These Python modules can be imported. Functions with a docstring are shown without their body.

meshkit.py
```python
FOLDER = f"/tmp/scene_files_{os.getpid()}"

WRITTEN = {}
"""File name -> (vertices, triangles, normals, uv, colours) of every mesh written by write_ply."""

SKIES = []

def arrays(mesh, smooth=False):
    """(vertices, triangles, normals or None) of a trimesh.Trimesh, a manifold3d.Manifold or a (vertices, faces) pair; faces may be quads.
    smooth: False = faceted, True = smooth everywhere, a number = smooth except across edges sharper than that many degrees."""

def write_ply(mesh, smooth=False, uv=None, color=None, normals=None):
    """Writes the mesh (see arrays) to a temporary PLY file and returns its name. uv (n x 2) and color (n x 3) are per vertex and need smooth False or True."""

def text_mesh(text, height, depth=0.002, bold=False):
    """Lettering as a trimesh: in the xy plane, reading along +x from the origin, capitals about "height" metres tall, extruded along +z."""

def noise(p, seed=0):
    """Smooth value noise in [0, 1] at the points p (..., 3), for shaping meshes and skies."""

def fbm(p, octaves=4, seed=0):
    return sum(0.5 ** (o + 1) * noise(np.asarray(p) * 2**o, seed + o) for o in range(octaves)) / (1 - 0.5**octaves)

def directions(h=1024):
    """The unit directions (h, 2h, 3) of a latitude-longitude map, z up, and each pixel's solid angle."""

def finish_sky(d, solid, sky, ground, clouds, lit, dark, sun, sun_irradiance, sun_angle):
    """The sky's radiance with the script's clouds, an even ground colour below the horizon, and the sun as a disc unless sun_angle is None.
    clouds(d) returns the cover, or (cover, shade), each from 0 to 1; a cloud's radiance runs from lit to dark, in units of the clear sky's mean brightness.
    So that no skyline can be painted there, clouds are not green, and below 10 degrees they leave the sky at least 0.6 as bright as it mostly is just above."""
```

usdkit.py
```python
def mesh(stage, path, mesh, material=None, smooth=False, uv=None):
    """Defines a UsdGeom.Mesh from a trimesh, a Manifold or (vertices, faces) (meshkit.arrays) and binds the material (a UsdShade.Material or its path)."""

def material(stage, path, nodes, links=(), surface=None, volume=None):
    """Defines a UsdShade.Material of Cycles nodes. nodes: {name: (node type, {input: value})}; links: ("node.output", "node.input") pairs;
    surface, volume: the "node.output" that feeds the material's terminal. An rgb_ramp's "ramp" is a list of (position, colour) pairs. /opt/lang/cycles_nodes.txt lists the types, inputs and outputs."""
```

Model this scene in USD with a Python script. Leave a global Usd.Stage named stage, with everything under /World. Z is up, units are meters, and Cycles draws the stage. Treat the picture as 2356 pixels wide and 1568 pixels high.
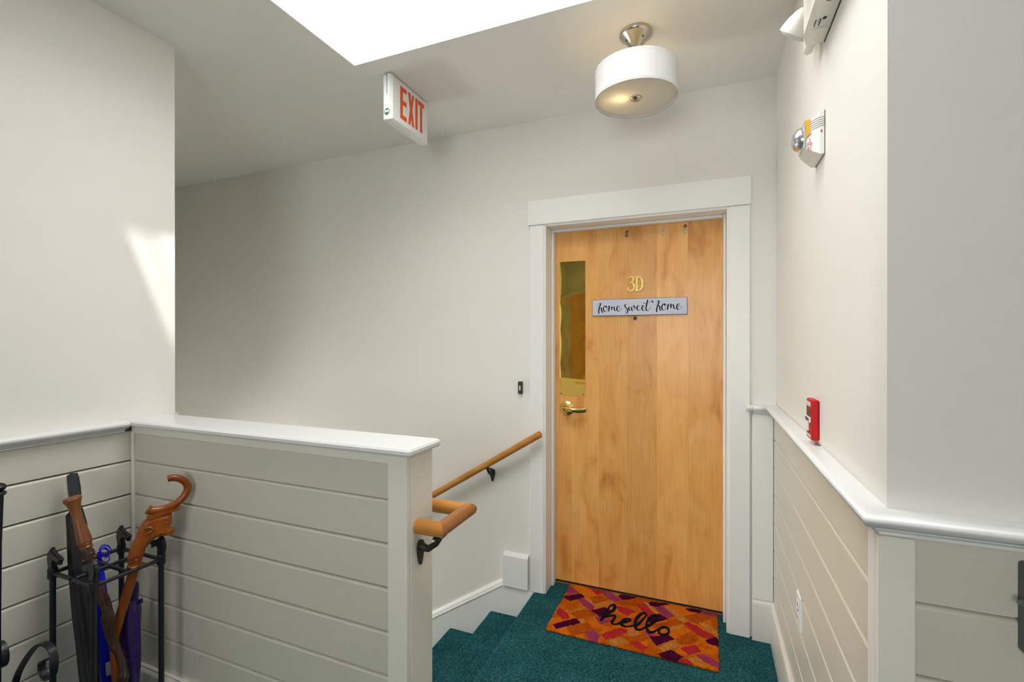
import math, random
import numpy as np
import trimesh
import manifold3d as m3
import shapely
import shapely.affinity
from shapely.geometry import Polygon, LineString, Point
from shapely.ops import unary_union
from pxr import Usd, UsdGeom, UsdLux, UsdShade, Gf, Sdf, Vt
import usdkit, meshkit

random.seed(7)
rng = np.random.default_rng(7)
stage = Usd.Stage.CreateInMemory()
UsdGeom.SetStageUpAxis(stage, 'Z')
UsdGeom.SetStageMetersPerUnit(stage, 1.0)
W = UsdGeom.Xform.Define(stage, '/World')
stage.SetDefaultPrim(W.GetPrim())
UsdGeom.Scope.Define(stage, '/World/Looks')

# ------------------------------------------------------------------ camera, sky, sun, skylight, exposure
cam = UsdGeom.Camera.Define(stage, '/World/camera')
cam.AddTranslateOp().Set((0, 0, 1.44))
cam.AddRotateZOp().Set(22.299)
cam.AddRotateXOp().Set(90 - 0.102)
cam.CreateHorizontalApertureAttr(36.0)
cam.CreateFocalLengthAttr(36.0 * 1089.44 / 2356)
cam.CreateClippingRangeAttr((0.02, 100.0))
cam.CreateFStopAttr(0.0)
cam.CreateExposureAttr(0.08)

SKY = (0.93, 0.97, 1.0)
dome = UsdLux.DomeLight.Define(stage, '/World/sky')
dome.CreateColorAttr(SKY)
dome.CreateIntensityAttr(1.0)

SUN = np.array([-0.75, 0.415, -1.0])                       # the way the sunlight travels
SUN /= np.linalg.norm(SUN)
sun = UsdLux.DistantLight.Define(stage, '/World/sun')
sun.CreateColorAttr((1.0, 0.96, 0.9))
sun.CreateIntensityAttr(3.0)
sun.CreateNormalizeAttr(True)
sun.CreateAngleAttr(3.0)                                 # softened by the acrylic of the skylight
sun.AddTransformOp().Set(Gf.Matrix4d().SetRotate(Gf.Rotation(Gf.Vec3d(0, 0, -1), Gf.Vec3d(*map(float, SUN)))))

SKX0, SKX1, SKY0, SKY1, SKZ = -1.497, 0.10, 0.565, 1.742, 3.30   # skylight shaft
sl = UsdLux.RectLight.Define(stage, '/World/skylight_daylight')
sl.CreateWidthAttr(SKX1 - SKX0 - 0.06)
sl.CreateHeightAttr(SKY1 - SKY0 - 0.06)
sl.CreateColorAttr((1.0, 0.99, 0.975))
sl.CreateIntensityAttr(4.9)
sl.AddTranslateOp().Set(((SKX0 + SKX1) / 2, (SKY0 + SKY1) / 2, SKZ - 0.03))
# two unseen windows, placed out of view to light the hall and stairwell
wl = UsdLux.RectLight.Define(stage, '/World/unseen_rear_window_light')
wl.CreateWidthAttr(1.4)
wl.CreateHeightAttr(1.3)
wl.CreateColorAttr((1.0, 0.965, 0.905))
wl.CreateIntensityAttr(4.8)
wl.AddTranslateOp().Set((-0.24, -1.93, 1.60))
wl.AddRotateXOp().Set(90)
w3 = UsdLux.RectLight.Define(stage, '/World/unseen_stair_window_light')
w3.CreateWidthAttr(0.8)
w3.CreateHeightAttr(1.2)
w3.CreateColorAttr((1.0, 0.95, 0.86))
w3.CreateIntensityAttr(29)
w3.AddTranslateOp().Set((-4.55, 1.95, -0.20))
w3.AddRotateYOp().Set(-90)

# ------------------------------------------------------------------ materials
M = {}


def mat(name, nodes, links, surface='p.BSDF'):
    M[name] = usdkit.material(stage, '/World/Looks/' + name, nodes, links, surface=surface)
    return M[name]


def paint(name, col, rough=0.5, col2=None, vscale=30, bump=0.0, bscale=400, stretch=(1, 1, 1), coord='world', detail=3, **kw):
    """Principled with an optional two-tone noise and a fine bump."""
    n = {'p': ('principled_bsdf', dict(base_color=col, roughness=rough, **kw))}
    l = []
    src = 'geo.position' if coord == 'world' else 'tc.object'
    if col2 is not None or bump:
        n['geo' if coord == 'world' else 'tc'] = ('geometry', {}) if coord == 'world' else ('texture_coordinate', {})
        n['mp'] = ('mapping', {'scale': stretch})
        l.append((src, 'mp.vector'))
    if col2 is not None:
        n['n'] = ('noise_texture', {'scale': vscale, 'detail': detail, 'roughness': 0.6})
        n['r'] = ('rgb_ramp', {'ramp': [(0.32, col), (0.68, col2)]})
        l += [('mp.vector', 'n.vector'), ('n.fac', 'r.fac'), ('r.color', 'p.base_color')]
    if bump:
        n['bn'] = ('noise_texture', {'scale': bscale, 'detail': 2})
        n['b'] = ('bump', {'strength': bump, 'distance': 0.002})
        l += [('mp.vector', 'bn.vector'), ('bn.fac', 'b.height'), ('b.normal', 'p.normal')]
    return mat(name, n, l)


paint('wall_paint', (0.815, 0.795, 0.748), 0.55, (0.825, 0.805, 0.76), 6, bump=0.15, bscale=350)
paint('ceiling_paint', (0.83, 0.81, 0.768), 0.7, (0.84, 0.82, 0.778), 6, bump=0.15, bscale=350)
paint('shaft_paint', (0.84, 0.84, 0.83), 0.6)
paint('trim_paint', (0.85, 0.845, 0.82), 0.35, bump=0.06, bscale=90)
paint('cap_paint', (0.78, 0.78, 0.77), 0.28, bump=0.05, bscale=60)
paint('plank_paint', (0.66, 0.632, 0.540), 0.3, (0.68, 0.652, 0.560), 8, bump=0.12, bscale=300, stretch=(0.35, 0.35, 1))
paint('stile_paint', (0.85, 0.82, 0.735), 0.4, bump=0.12, bscale=120)
paint('baseboard_paint', (0.78, 0.755, 0.70), 0.35, bump=0.06, bscale=90)
paint('black_iron', (0.007, 0.007, 0.010), 0.35, (0.012, 0.012, 0.017), 60, bump=0.25, bscale=180)
paint('bracket_iron', (0.035, 0.032, 0.028), 0.42, metallic=0.3)
paint('white_plastic', (0.80, 0.80, 0.78), 0.35)
paint('ivory_plastic', (0.74, 0.72, 0.66), 0.4)
paint('grey_plastic', (0.52, 0.50, 0.45), 0.45)
paint('dark_gap', (0.02, 0.02, 0.02), 0.6)
paint('exit_red', (0.80, 0.085, 0.012), 0.45)
paint('alarm_red', (0.52, 0.003, 0.007), 0.45, specular_ior_level=0.3)
paint('dark_red', (0.10, 0.004, 0.008), 0.4)
paint('letter_red', (0.55, 0.02, 0.03), 0.5)
paint('amber_plastic', (0.72, 0.40, 0.055), 0.4)
paint('emblem_green', (0.0, 0.16, 0.10), 0.5)
paint('emblem_dark', (0.02, 0.01, 0.02), 0.5)
paint('emblem_yellow', (0.55, 0.60, 0.03), 0.5)
paint('emblem_red', (0.65, 0.08, 0.05), 0.5)
paint('black_paint', (0.012, 0.012, 0.014), 0.5)
paint('letter_black', (0.008, 0.008, 0.009), 1.0, specular_ior_level=0.05)
paint('sign_white', (0.66, 0.67, 0.74), 0.6, (0.54, 0.60, 0.78), 7, coord='object', stretch=(1, 1, 2.5), bump=0.2, bscale=120)
paint('sign_edge', (0.10, 0.11, 0.19), 0.6)
paint('steel', (0.62, 0.64, 0.68), 0.22, metallic=1.0)
paint('aged_steel', (0.20, 0.16, 0.12), 0.3, metallic=1.0)
paint('nickel', (0.56, 0.50, 0.42), 0.2, metallic=1.0)
paint('brass_plate', (1.0, 0.76, 0.19), 0.07, metallic=1.0)
paint('brass', (0.86, 0.62, 0.20), 0.12, metallic=1.0)
paint('brass_number', (0.62, 0.43, 0.14), 0.33, metallic=1.0)
paint('yellow_button', (0.75, 0.68, 0.30), 0.3)
paint('chrome_lens', (0.72, 0.72, 0.76), 0.08, metallic=0.85)
paint('umbrella_black', (0.007, 0.007, 0.008), 0.7, (0.014, 0.014, 0.015), 120, coord='object', bump=0.3, bscale=60)
paint('umbrella_handle', (0.022, 0.023, 0.026), 0.5, bump=0.2, bscale=300)
paint('umbrella_blue', (0.004, 0.008, 0.62), 0.4, (0.008, 0.014, 0.80), 20, coord='object')
paint('ribbon_blue', (0.004, 0.006, 0.62), 0.35)
paint('umbrella_purple', (0.016, 0.004, 0.075), 0.45, (0.030, 0.008, 0.12), 25, coord='object')
paint('tag_white', (0.66, 0.66, 0.66), 0.5)
paint('oiled_wood', (0.165, 0.052, 0.017), 0.35, (0.25, 0.09, 0.03), 14, coord='object', stretch=(1, 1, 0.2), bump=0.1, bscale=80)
paint('dark_wood', (0.022, 0.010, 0.006), 0.35, (0.075, 0.03, 0.014), 22, coord='object', bump=0.3, bscale=60)
paint('carved_wood', (0.20, 0.042, 0.004), 0.28, (0.34, 0.088, 0.010), 16, coord='object', stretch=(1, 1, 0.3), bump=0.15, bscale=90)
paint('rail_wood', (0.47, 0.175, 0.028), 0.25, (0.60, 0.27, 0.06), 9, stretch=(0.5, 1.5, 3), bump=0.05, bscale=80)
paint('rail_end_wood', (0.40, 0.15, 0.035), 0.3, (0.26, 0.085, 0.025), 12, stretch=(2.5, 0.3, 2.5))
paint('wall_box_grey', (0.085, 0.088, 0.085), 0.45)
paint('wall_box_dark', (0.025, 0.028, 0.04), 0.3)
paint('latch_teal', (0.10, 0.14, 0.145), 0.35)
paint('coir_edge', (0.30, 0.11, 0.02), 0.9, (0.45, 0.20, 0.05), 160)
paint('threshold_wood', (0.20, 0.105, 0.04), 0.8, specular_ior_level=0.1)

# teal carpet: heathered loop pile
mat('carpet', {
    'geo': ('geometry', {}),
    'mp': ('mapping', {'scale': (1, 1.25, 1), 'rotation': (0, 0, 0.5)}),
    'n1': ('noise_texture', {'scale': 150, 'detail': 3, 'roughness': 0.65, 'distortion': 1.2}),
    'n2': ('noise_texture', {'scale': 7, 'detail': 3}),
    'r1': ('rgb_ramp', {'ramp': [(0.36, (0.006, 0.036, 0.046)), (0.48, (0.020, 0.105, 0.120)), (0.60, (0.050, 0.185, 0.198)), (0.74, (0.19, 0.33, 0.32))]}),
    'r2': ('rgb_ramp', {'ramp': [(0.3, (0.80, 0.80, 0.80)), (0.7, (1.12, 1.12, 1.12))]}),
    'mx': ('mix_color', {'blend_type': 'multiply', 'fac': 1.0}),
    'b': ('bump', {'strength': 1.0, 'distance': 0.006}),
    'p': ('principled_bsdf', {'roughness': 1.0, 'specular_ior_level': 0.0}),
}, [('geo.position', 'mp.vector'), ('mp.vector', 'n1.vector'), ('geo.position', 'n2.vector'), ('n1.fac', 'r1.fac'), ('n2.fac', 'r2.fac'),
    ('r1.color', 'mx.a'), ('r2.color', 'mx.b'), ('mx.result', 'p.base_color'), ('n1.fac', 'b.height'), ('b.normal', 'p.normal')])

# maple veneer of the door: six leaves, each with its own tone, cathedral figure and fine pores
mat('maple_veneer', {
    'geo': ('geometry', {}),
    'sp': ('separate_xyz', {}),
    'a': ('math', {'math_type': 'add', 'value2': 0.73 + 1.6}),
    'd': ('math', {'math_type': 'divide', 'value2': 0.16}),
    'fl': ('math', {'math_type': 'floor'}),
    'wn': ('white_noise_texture', {'dimensions': '1D'}),
    'off': ('math', {'math_type': 'multiply', 'value2': 3.7}),
    'xs': ('math', {'math_type': 'multiply', 'value2': 5.0}),
    'zs': ('math', {'math_type': 'multiply', 'value2': 1.9}),
    'cb': ('combine_xyz', {}),
    'fig': ('noise_texture', {'scale': 1.6, 'detail': 4, 'roughness': 0.55, 'distortion': 0.8}),
    'mp': ('mapping', {'scale': (130, 1, 5)}),
    'pore': ('noise_texture', {'scale': 1.0, 'detail': 3}),
    'rf': ('rgb_ramp', {'ramp': [(0.28, (0.62, 0.24, 0.042)), (0.42, (0.79, 0.375, 0.095)), (0.58, (0.84, 0.43, 0.125)), (0.75, (0.87, 0.48, 0.165))]}),
    'rw': ('rgb_ramp', {'ramp': [(0.0, (0.88, 0.86, 0.82)), (1.0, (1.10, 1.11, 1.12))]}),
    'rp': ('rgb_ramp', {'ramp': [(0.30, (0.90, 0.87, 0.82)), (0.55, (1.02, 1.02, 1.02))]}),
    'm1': ('mix_color', {'blend_type': 'multiply', 'fac': 1.0}),
    'm2': ('mix_color', {'blend_type': 'multiply', 'fac': 0.8}),
    'p': ('principled_bsdf', {'roughness': 0.33, 'coat_weight': 0.15, 'coat_roughness': 0.2}),
}, [('geo.position', 'sp.vector'), ('sp.x', 'a.value1'), ('a.value', 'd.value1'), ('d.value', 'fl.value1'), ('fl.value', 'wn.w'), ('fl.value', 'off.value1'),
    ('sp.x', 'xs.value1'), ('sp.z', 'zs.value1'), ('xs.value', 'cb.x'), ('off.value', 'cb.y'), ('zs.value', 'cb.z'), ('cb.vector', 'fig.vector'),
    ('geo.position', 'mp.vector'), ('mp.vector', 'pore.vector'), ('fig.fac', 'rf.fac'), ('wn.value', 'rw.fac'), ('pore.fac', 'rp.fac'),
    ('rf.color', 'm1.a'), ('rw.color', 'm1.b'), ('m1.result', 'm2.a'), ('rp.color', 'm2.b'), ('m2.result', 'p.base_color')])

# lamp shade fabric and frosted glass let light through
for nm, c, f in (('shade_fabric', (0.74, 0.74, 0.74), 0.18), ('diffuser_glass', (0.78, 0.76, 0.70), 0.45)):
    mat(nm, {'d': ('diffuse_bsdf', {'color': c}), 't': ('translucent_bsdf', {'color': c}), 'm': ('mix_closure', {'fac': f})},
        [('d.BSDF', 'm.closure1'), ('t.BSDF', 'm.closure2')], surface='m.closure')
mat('bulb_glow', {'e': ('emission', {'color': (1.0, 0.72, 0.36), 'strength': 30.0})}, [], surface='e.emission')
# skylight pane: sunlight passes
mat('sky_pane', {'fr': ('fresnel', {'IOR': 1.5}), 'tr': ('transparent_bsdf', {'color': (0.97, 0.98, 0.98)}), 'gl': ('glossy_bsdf', {'roughness': 0.05}), 'm': ('mix_closure', {})},
    [('fr.fac', 'm.fac'), ('tr.BSDF', 'm.closure1'), ('gl.BSDF', 'm.closure2')], surface='m.closure')
# coir pile takes its print from the mesh
mat('coir_print', {
    'a': ('attribute', {'attribute': 'matcolor'}), 'geo': ('geometry', {}),
    'n': ('noise_texture', {'scale': 420, 'detail': 3}),
    'r': ('rgb_ramp', {'ramp': [(0.3, (0.62, 0.58, 0.55)), (0.6, (1.1, 1.1, 1.1))]}),
    'm': ('mix_color', {'blend_type': 'multiply', 'fac': 1.0, 'use_clamp': False}),
    'b': ('bump', {'strength': 0.8, 'distance': 0.003}),
    'p': ('principled_bsdf', {'roughness': 1.0, 'specular_ior_level': 0.03})},
    [('geo.position', 'n.vector'), ('n.fac', 'r.fac'), ('a.color', 'm.a'), ('r.color', 'm.b'), ('m.result', 'p.base_color'), ('n.fac', 'b.height'), ('b.normal', 'p.normal')])

# ------------------------------------------------------------------ prim helpers
USED = {}


def numbered(parent, name):
    k = USED.get((parent, name), -1) + 1
    USED[(parent, name)] = k
    return f'{parent}/{name}' + (f'_{k:03d}' if k else '')


class Node:
    def __init__(self, path, loc):
        self.path, self.loc = path, np.asarray(loc, float)
        self.prim = stage.GetPrimAtPath(path)


def tag(node, label=None, category=None, group=None, kind=None):
    for k, v in (('label', label), ('category', category), ('group', group), ('kind', kind)):
        if v:
            node.prim.SetCustomDataByKey(k, v)
    return node


def thing(name, loc, label, category, group=None, kind=None):
    path = numbered('/World', name)
    x = UsdGeom.Xform.Define(stage, path)
    x.AddTranslateOp().Set(tuple(map(float, loc)))
    return tag(Node(path, loc), label, category, group, kind)


def part(parent, name, mesh, material, smooth=False, label=None, kind=None):
    """A mesh of the scene in world coordinates, made a child of parent (or a top-level mesh where parent is None)."""
    base = parent.path if parent else '/World'
    loc = parent.loc if parent else np.zeros(3)
    path = numbered(base, name)
    v, f, n = meshkit.arrays(mesh, smooth)
    m = usdkit.mesh(stage, path, trimesh.Trimesh(v - loc, f, process=False), M[material], smooth=False)
    if n is not None:
        m.CreateNormalsAttr(Vt.Vec3fArray.FromNumpy(n.astype(np.float32)))
        m.SetNormalsInterpolation('vertex')
    return tag(Node(path, loc), label, kind=kind)


# ------------------------------------------------------------------ mesh helpers
def cat(*ms):
    return trimesh.util.concatenate([m for x in ms for m in (x if isinstance(x, list) else [x])])


def hull(pts):
    return trimesh.convex.convex_hull(np.asarray(pts, float))


def box(x0, x1, y0, y1, z0, z1, b=0.0):
    """A box, its edges chamfered by b."""
    lo, hi = np.array([min(x0, x1), min(y0, y1), min(z0, z1)]), np.array([max(x0, x1), max(y0, y1), max(z0, z1)])
    if not b:
        return trimesh.creation.box(bounds=[lo, hi])
    b = min(b, 0.45 * (hi - lo).min())
    pts = []
    for c in np.ndindex(2, 2, 2):
        p = np.where(c, hi, lo)
        s = np.where(c, -1.0, 1.0) * b
        for k in range(3):
            q = p + s
            q[k] = p[k]
            pts.append(q)
    return hull(pts)


def rbox(x0, x1, y0, y1, z0, z1, r, n=4):
    """A box with rounded edges."""
    s = trimesh.creation.uv_sphere(r, count=[2 * n, 4 * n]).vertices
    pts = [s + np.array([x, y, z]) for x in (x0 + r, x1 - r) for y in (y0 + r, y1 - r) for z in (z0 + r, z1 - r)]
    return hull(np.vstack(pts))


def prism(poly, depth, origin, A, B, U=None):
    """The polygon (in a, b) placed at origin along the axes A and B and extruded by depth along U."""
    A, B = np.asarray(A, float), np.asarray(B, float)
    U = np.cross(A, B) if U is None else np.asarray(U, float)
    if not isinstance(poly, (Polygon, shapely.MultiPolygon)):
        poly = Polygon(poly)
    gs = getattr(poly, 'geoms', [poly])
    m = cat([trimesh.creation.extrude_polygon(g, depth, engine='earcut') for g in gs if g.area > 1e-10])
    v = m.vertices
    f = m.faces
    if np.dot(np.cross(A, B), U) < 0:
        f = f[:, ::-1]
    return trimesh.Trimesh(np.asarray(origin, float) + v[:, :1] * A + v[:, 1:2] * B + v[:, 2:] * U, f, process=False)


def sweep(profile, path, z0=0.0):
    """A moulding: the closed profile (out, up) run along a plan path with mitred corners; out is to the right of the way the path runs."""
    P = np.asarray(path, float)
    prof = np.asarray(profile, float)
    d = np.diff(P, axis=0)
    d /= np.linalg.norm(d, axis=1, keepdims=True)
    nr = np.stack([d[:, 1], -d[:, 0]], 1)
    rings = []
    for i in range(len(P)):
        if i == 0:
            o = nr[0]
        elif i == len(P) - 1:
            o = nr[-1]
        else:
            o = (nr[i - 1] + nr[i]) / (1 + nr[i - 1] @ nr[i])
        rings.append(np.c_[P[i] + prof[:, :1] * o, z0 + prof[:, 1]])
    k = len(prof)
    v = np.vstack(rings)
    f = []
    for i in range(len(P) - 1):
        for j in range(k):
            a, b = i * k + j, i * k + (j + 1) % k
            f += [[a, b, b + k], [a, b + k, a + k]]
    tv, tf = trimesh.creation.triangulate_polygon(Polygon(prof), engine='earcut')
    idx = [int(np.argmin(((prof - q) ** 2).sum(1))) for q in tv]
    for t in tf:
        t = [idx[x] for x in t]
        f += [t[::-1], [x + (len(P) - 1) * k for x in t]]
    m = trimesh.Trimesh(v, f, process=False)
    if m.volume < 0:
        m.invert()
    return m


def frames(P):
    P = np.asarray(P, float)
    t = np.gradient(P, axis=0)
    t /= np.linalg.norm(t, axis=1, keepdims=True)
    a = np.cross(t[0], [0, 0, 1.0] if abs(t[0][2]) < 0.9 else [1.0, 0, 0])
    a /= np.linalg.norm(a)
    As = [a]
    for i in range(1, len(P)):
        a = As[-1] - t[i] * (As[-1] @ t[i])
        As.append(a / np.linalg.norm(a))
    A = np.array(As)
    return P, t, A, np.cross(t, A)


def tube(P, r, n=16, cap=True, section=None):
    """A tube along the points; r a number, one per point, or a function (i, angles) -> radii."""
    P, t, A, B = frames(P)
    ang = np.arange(n) * 2 * np.pi / n
    R = np.array([r(i, ang) if callable(r) else np.full(n, np.broadcast_to(r, (len(P),))[i]) for i in range(len(P))])
    v = P[:, None] + R[..., None] * (np.cos(ang)[None, :, None] * A[:, None] + np.sin(ang)[None, :, None] * B[:, None])
    if section is not None:                               # a flat bar: (half width along A, half thickness along B)
        n = len(section)
        s = np.asarray(section)
        v = P[:, None] + s[None, :, :1] * A[:, None] + s[None, :, 1:] * B[:, None]
    v = v.reshape(-1, 3)
    f = []
    for i in range(len(P) - 1):
        for j in range(n):
            a, b = i * n + j, i * n + (j + 1) % n
            f += [[a, b, b + n], [a, b + n, a + n]]
    if cap:
        c0, c1 = len(v), len(v) + 1
        v = np.vstack([v, P[0], P[-1]])
        for j in range(n):
            f += [[c0, (j + 1) % n, j], [c1, (len(P) - 1) * n + j, (len(P) - 1) * n + (j + 1) % n]]
    m = trimesh.Trimesh(v, f, process=False)
    if m.volume < 0:
        m.invert()
    return m


def lathe_on(p0, p1, prof, n=24, ripple=None):
    """A turned shape on the axis p0-p1; prof: (position along the axis from 0 to 1, radius)."""
    p0, p1 = np.asarray(p0, float), np.asarray(p1, float)
    P = np.array([p0 + (p1 - p0) * a for a, _ in prof])
    d = (p1 - p0) / np.linalg.norm(p1 - p0)
    a = np.cross(d, [0, 0, 1.0] if abs(d[2]) < 0.9 else [1.0, 0, 0])
    a /= np.linalg.norm(a)
    b = np.cross(d, a)
    ang = np.arange(n) * 2 * np.pi / n
    k = len(prof)
    R = np.array([[r * (1 + (ripple(s, th) if ripple else 0)) for th in ang] for s, r in prof])
    v = (P[:, None] + R[..., None] * (np.cos(ang)[None, :, None] * a + np.sin(ang)[None, :, None] * b)).reshape(-1, 3)
    f = []
    for i in range(k - 1):
        for j in range(n):
            q, w = i * n + j, i * n + (j + 1) % n
            f += [[q, w, w + n], [q, w + n, q + n]]
    v = np.vstack([v, P[0], P[-1]])
    for j in range(n):
        f += [[k * n, (j + 1) % n, j], [k * n + 1, (k - 1) * n + j, (k - 1) * n + (j + 1) % n]]
    m = trimesh.Trimesh(v, f, process=False)
    if m.volume < 0:
        m.invert()
    return m


def ball(c, r, sub=2, scale=(1, 1, 1)):
    m = trimesh.creation.icosphere(sub, r)
    m.vertices = m.vertices * np.asarray(scale) + np.asarray(c, float)
    return m


def spline(pts, n=8):
    """A Catmull-Rom curve through the points."""
    p = np.asarray(pts, float)
    q = np.vstack([2 * p[0] - p[1], p, 2 * p[-1] - p[-2]])
    out = []
    for i in range(len(p) - 1):
        a, b, c, d = q[i:i + 4]
        for t in np.linspace(0, 1, n, endpoint=False):
            out.append(0.5 * (2 * b + (c - a) * t + (2 * a - 5 * b + 4 * c - d) * t ** 2 + (3 * b - a - 3 * c + d) * t ** 3))
    return np.array(out + [p[-1]])


def stroke(pts, w0, w1, n=8):
    """A pen stroke as a polygon: w0 wide where the pen runs up, w1 where it runs down."""
    p = spline(pts, n)
    d = np.gradient(p, axis=0)
    down = np.clip(-d[:, 1] / (np.linalg.norm(d, axis=1) + 1e-9), 0, 1)
    w = np.convolve(np.pad(w0 + (w1 - w0) * down, 3, mode='edge'), np.ones(7) / 7, 'valid')
    gs = [shapely.MultiPoint([Point(*p[i]).buffer(w[i] / 2, 6).exterior.coords[k] for i in (j, j + 1) for k in range(0, 24)]).convex_hull for j in range(len(p) - 1)]
    return unary_union(gs).buffer(0)


def nums(s):
    return np.array([[float(x) for x in q.split(',')] for q in s.split()])


def union(*ms):
    out = None
    for m in ms:
        k = m3.Manifold(m3.Mesh(np.asarray(m.vertices, np.float32), np.asarray(m.faces, np.uint32))) if isinstance(m, trimesh.Trimesh) else m
        out = k if out is None else out + k
    g = out.to_mesh()
    return trimesh.Trimesh(g.vert_properties[:, :3], g.tri_verts)


def bones(chains, length=0.006, smooth=10):
    """One skin over chains of (point, radius): the hulls of neighbouring spheres joined, refined and smoothed."""
    out = None
    for ch in chains:
        for (a, ra), (b, rb) in zip(ch, ch[1:]):
            h = m3.Manifold.batch_hull([m3.Manifold.sphere(ra, 20).translate(tuple(map(float, a))), m3.Manifold.sphere(rb, 20).translate(tuple(map(float, b)))])
            out = h if out is None else out + h
    g = out.refine_to_length(length).to_mesh()
    m = trimesh.Trimesh(g.vert_properties[:, :3], g.tri_verts)
    trimesh.smoothing.filter_taubin(m, iterations=smooth)
    return m

# ================================================================== the setting
CEIL = 2.70
LX, LY = -2.115, 1.335          # left wall face, its end at the stairwell
RX, RY = 0.31, 1.075            # right wall face, its outside corner
BY = 2.57                       # back wall face
HW0, HW1 = 1.1695, 1.285         # half wall core
RAIL = 1.13                     # top of the chair rail and of the half wall's cap


def plan(poly, z0, z1):
    return prism(poly, z1 - z0, (0, 0, z0), (1, 0, 0), (0, 1, 0))


def struct(name, mesh, material, label=None, category=None, smooth=False):
    n = part(None, name, mesh, material, smooth)
    return tag(n, label, category, kind='structure')


def sthing(name, label, category, loc=(0, 0, 0)):
    return thing(name, loc, label, category, kind='structure')


def plank(parent, name, p0, u, out, length, z0, z1, thick=0.013, material='plank_paint', top=0.010):
    """One shiplap board: square below, its upper edge chamfered; p0 lies on the wall, u runs along it."""
    pr = [(0.0, z0), (thick, z0), (thick, z1 - 0.0075), (thick - 0.0012, z1 - 0.0045), (thick - 0.0035, z1 - 0.0015), (thick - 0.0065, z1), (0.0, z1)]
    return part(parent, name, prism(pr, length, (p0[0], p0[1], 0), out, (0, 0, 1), u), material)


SEAMS = [1.085, 0.966, 0.8345, 0.703, 0.5725, 0.442, 0.3105, 0.180]   # board edges, top down
GAP = 0.0065

# floor of the hall and of the landing before the door
fl = struct('floor', plan([(-2.235, -1.8), (1.82, -1.8), (1.82, 1.195), (0.43, 1.195), (0.43, 2.57), (0.119, 2.57), (0.119, 2.745), (-0.861, 2.745), (-0.86, 1.285), (-2.235, 1.285)], -0.12, 0.0), 'carpet',
            'teal heathered carpet on the hall floor and door landing', 'floor')

# carpeted stairs going down to the left behind the half wall
st = sthing('staircase', 'teal carpeted stairs going down behind the half wall', 'stairs')
RUN, RISE = 0.276, 0.165
for k in range(9):
    xn, z = -0.92 - RUN * k + (0.0 if k == 0 else 0.004), -RISE * k
    xi = -0.861 if k == 0 else xn + 0.185
    arc = [(xn + 0.022 + 0.024 * math.cos(a), z - 0.024 + 0.024 * math.sin(a)) for a in np.linspace(math.pi / 2, math.pi + 0.5, 9)]
    pr = [(xi, z)] + arc + [(xn - 0.088, z - RISE + 0.004), (xn - 0.095, z - RISE - 0.14), (xi, z - RISE - 0.14)]
    part(st, 'step', prism(pr, 2.55 - 1.287, (0, 1.287, 0), (1, 0, 0), (0, 0, 1), (0, 1, 0)), 'carpet', 40)
part(st, 'landing', box(-4.3, -0.92 - RUN * 8 - 0.1, 1.287, 2.55, -RISE * 9 - 0.12, -RISE * 9), 'carpet')

# back wall with the door opening
bw = sthing('wall_back', 'off-white back wall around the maple door', 'wall')
part(bw, 'wall_face', prism(Polygon([(-4.42, -1.7), (0.43, -1.7), (0.43, CEIL), (-4.42, CEIL)], [[(-0.862, -0.125), (0.1195, -0.125), (0.1195, 2.105), (-0.862, 2.105)]]), 0.2, (0, BY, 0), (1, 0, 0), (0, 0, 1), (0, 1, 0)), 'wall_paint')
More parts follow.
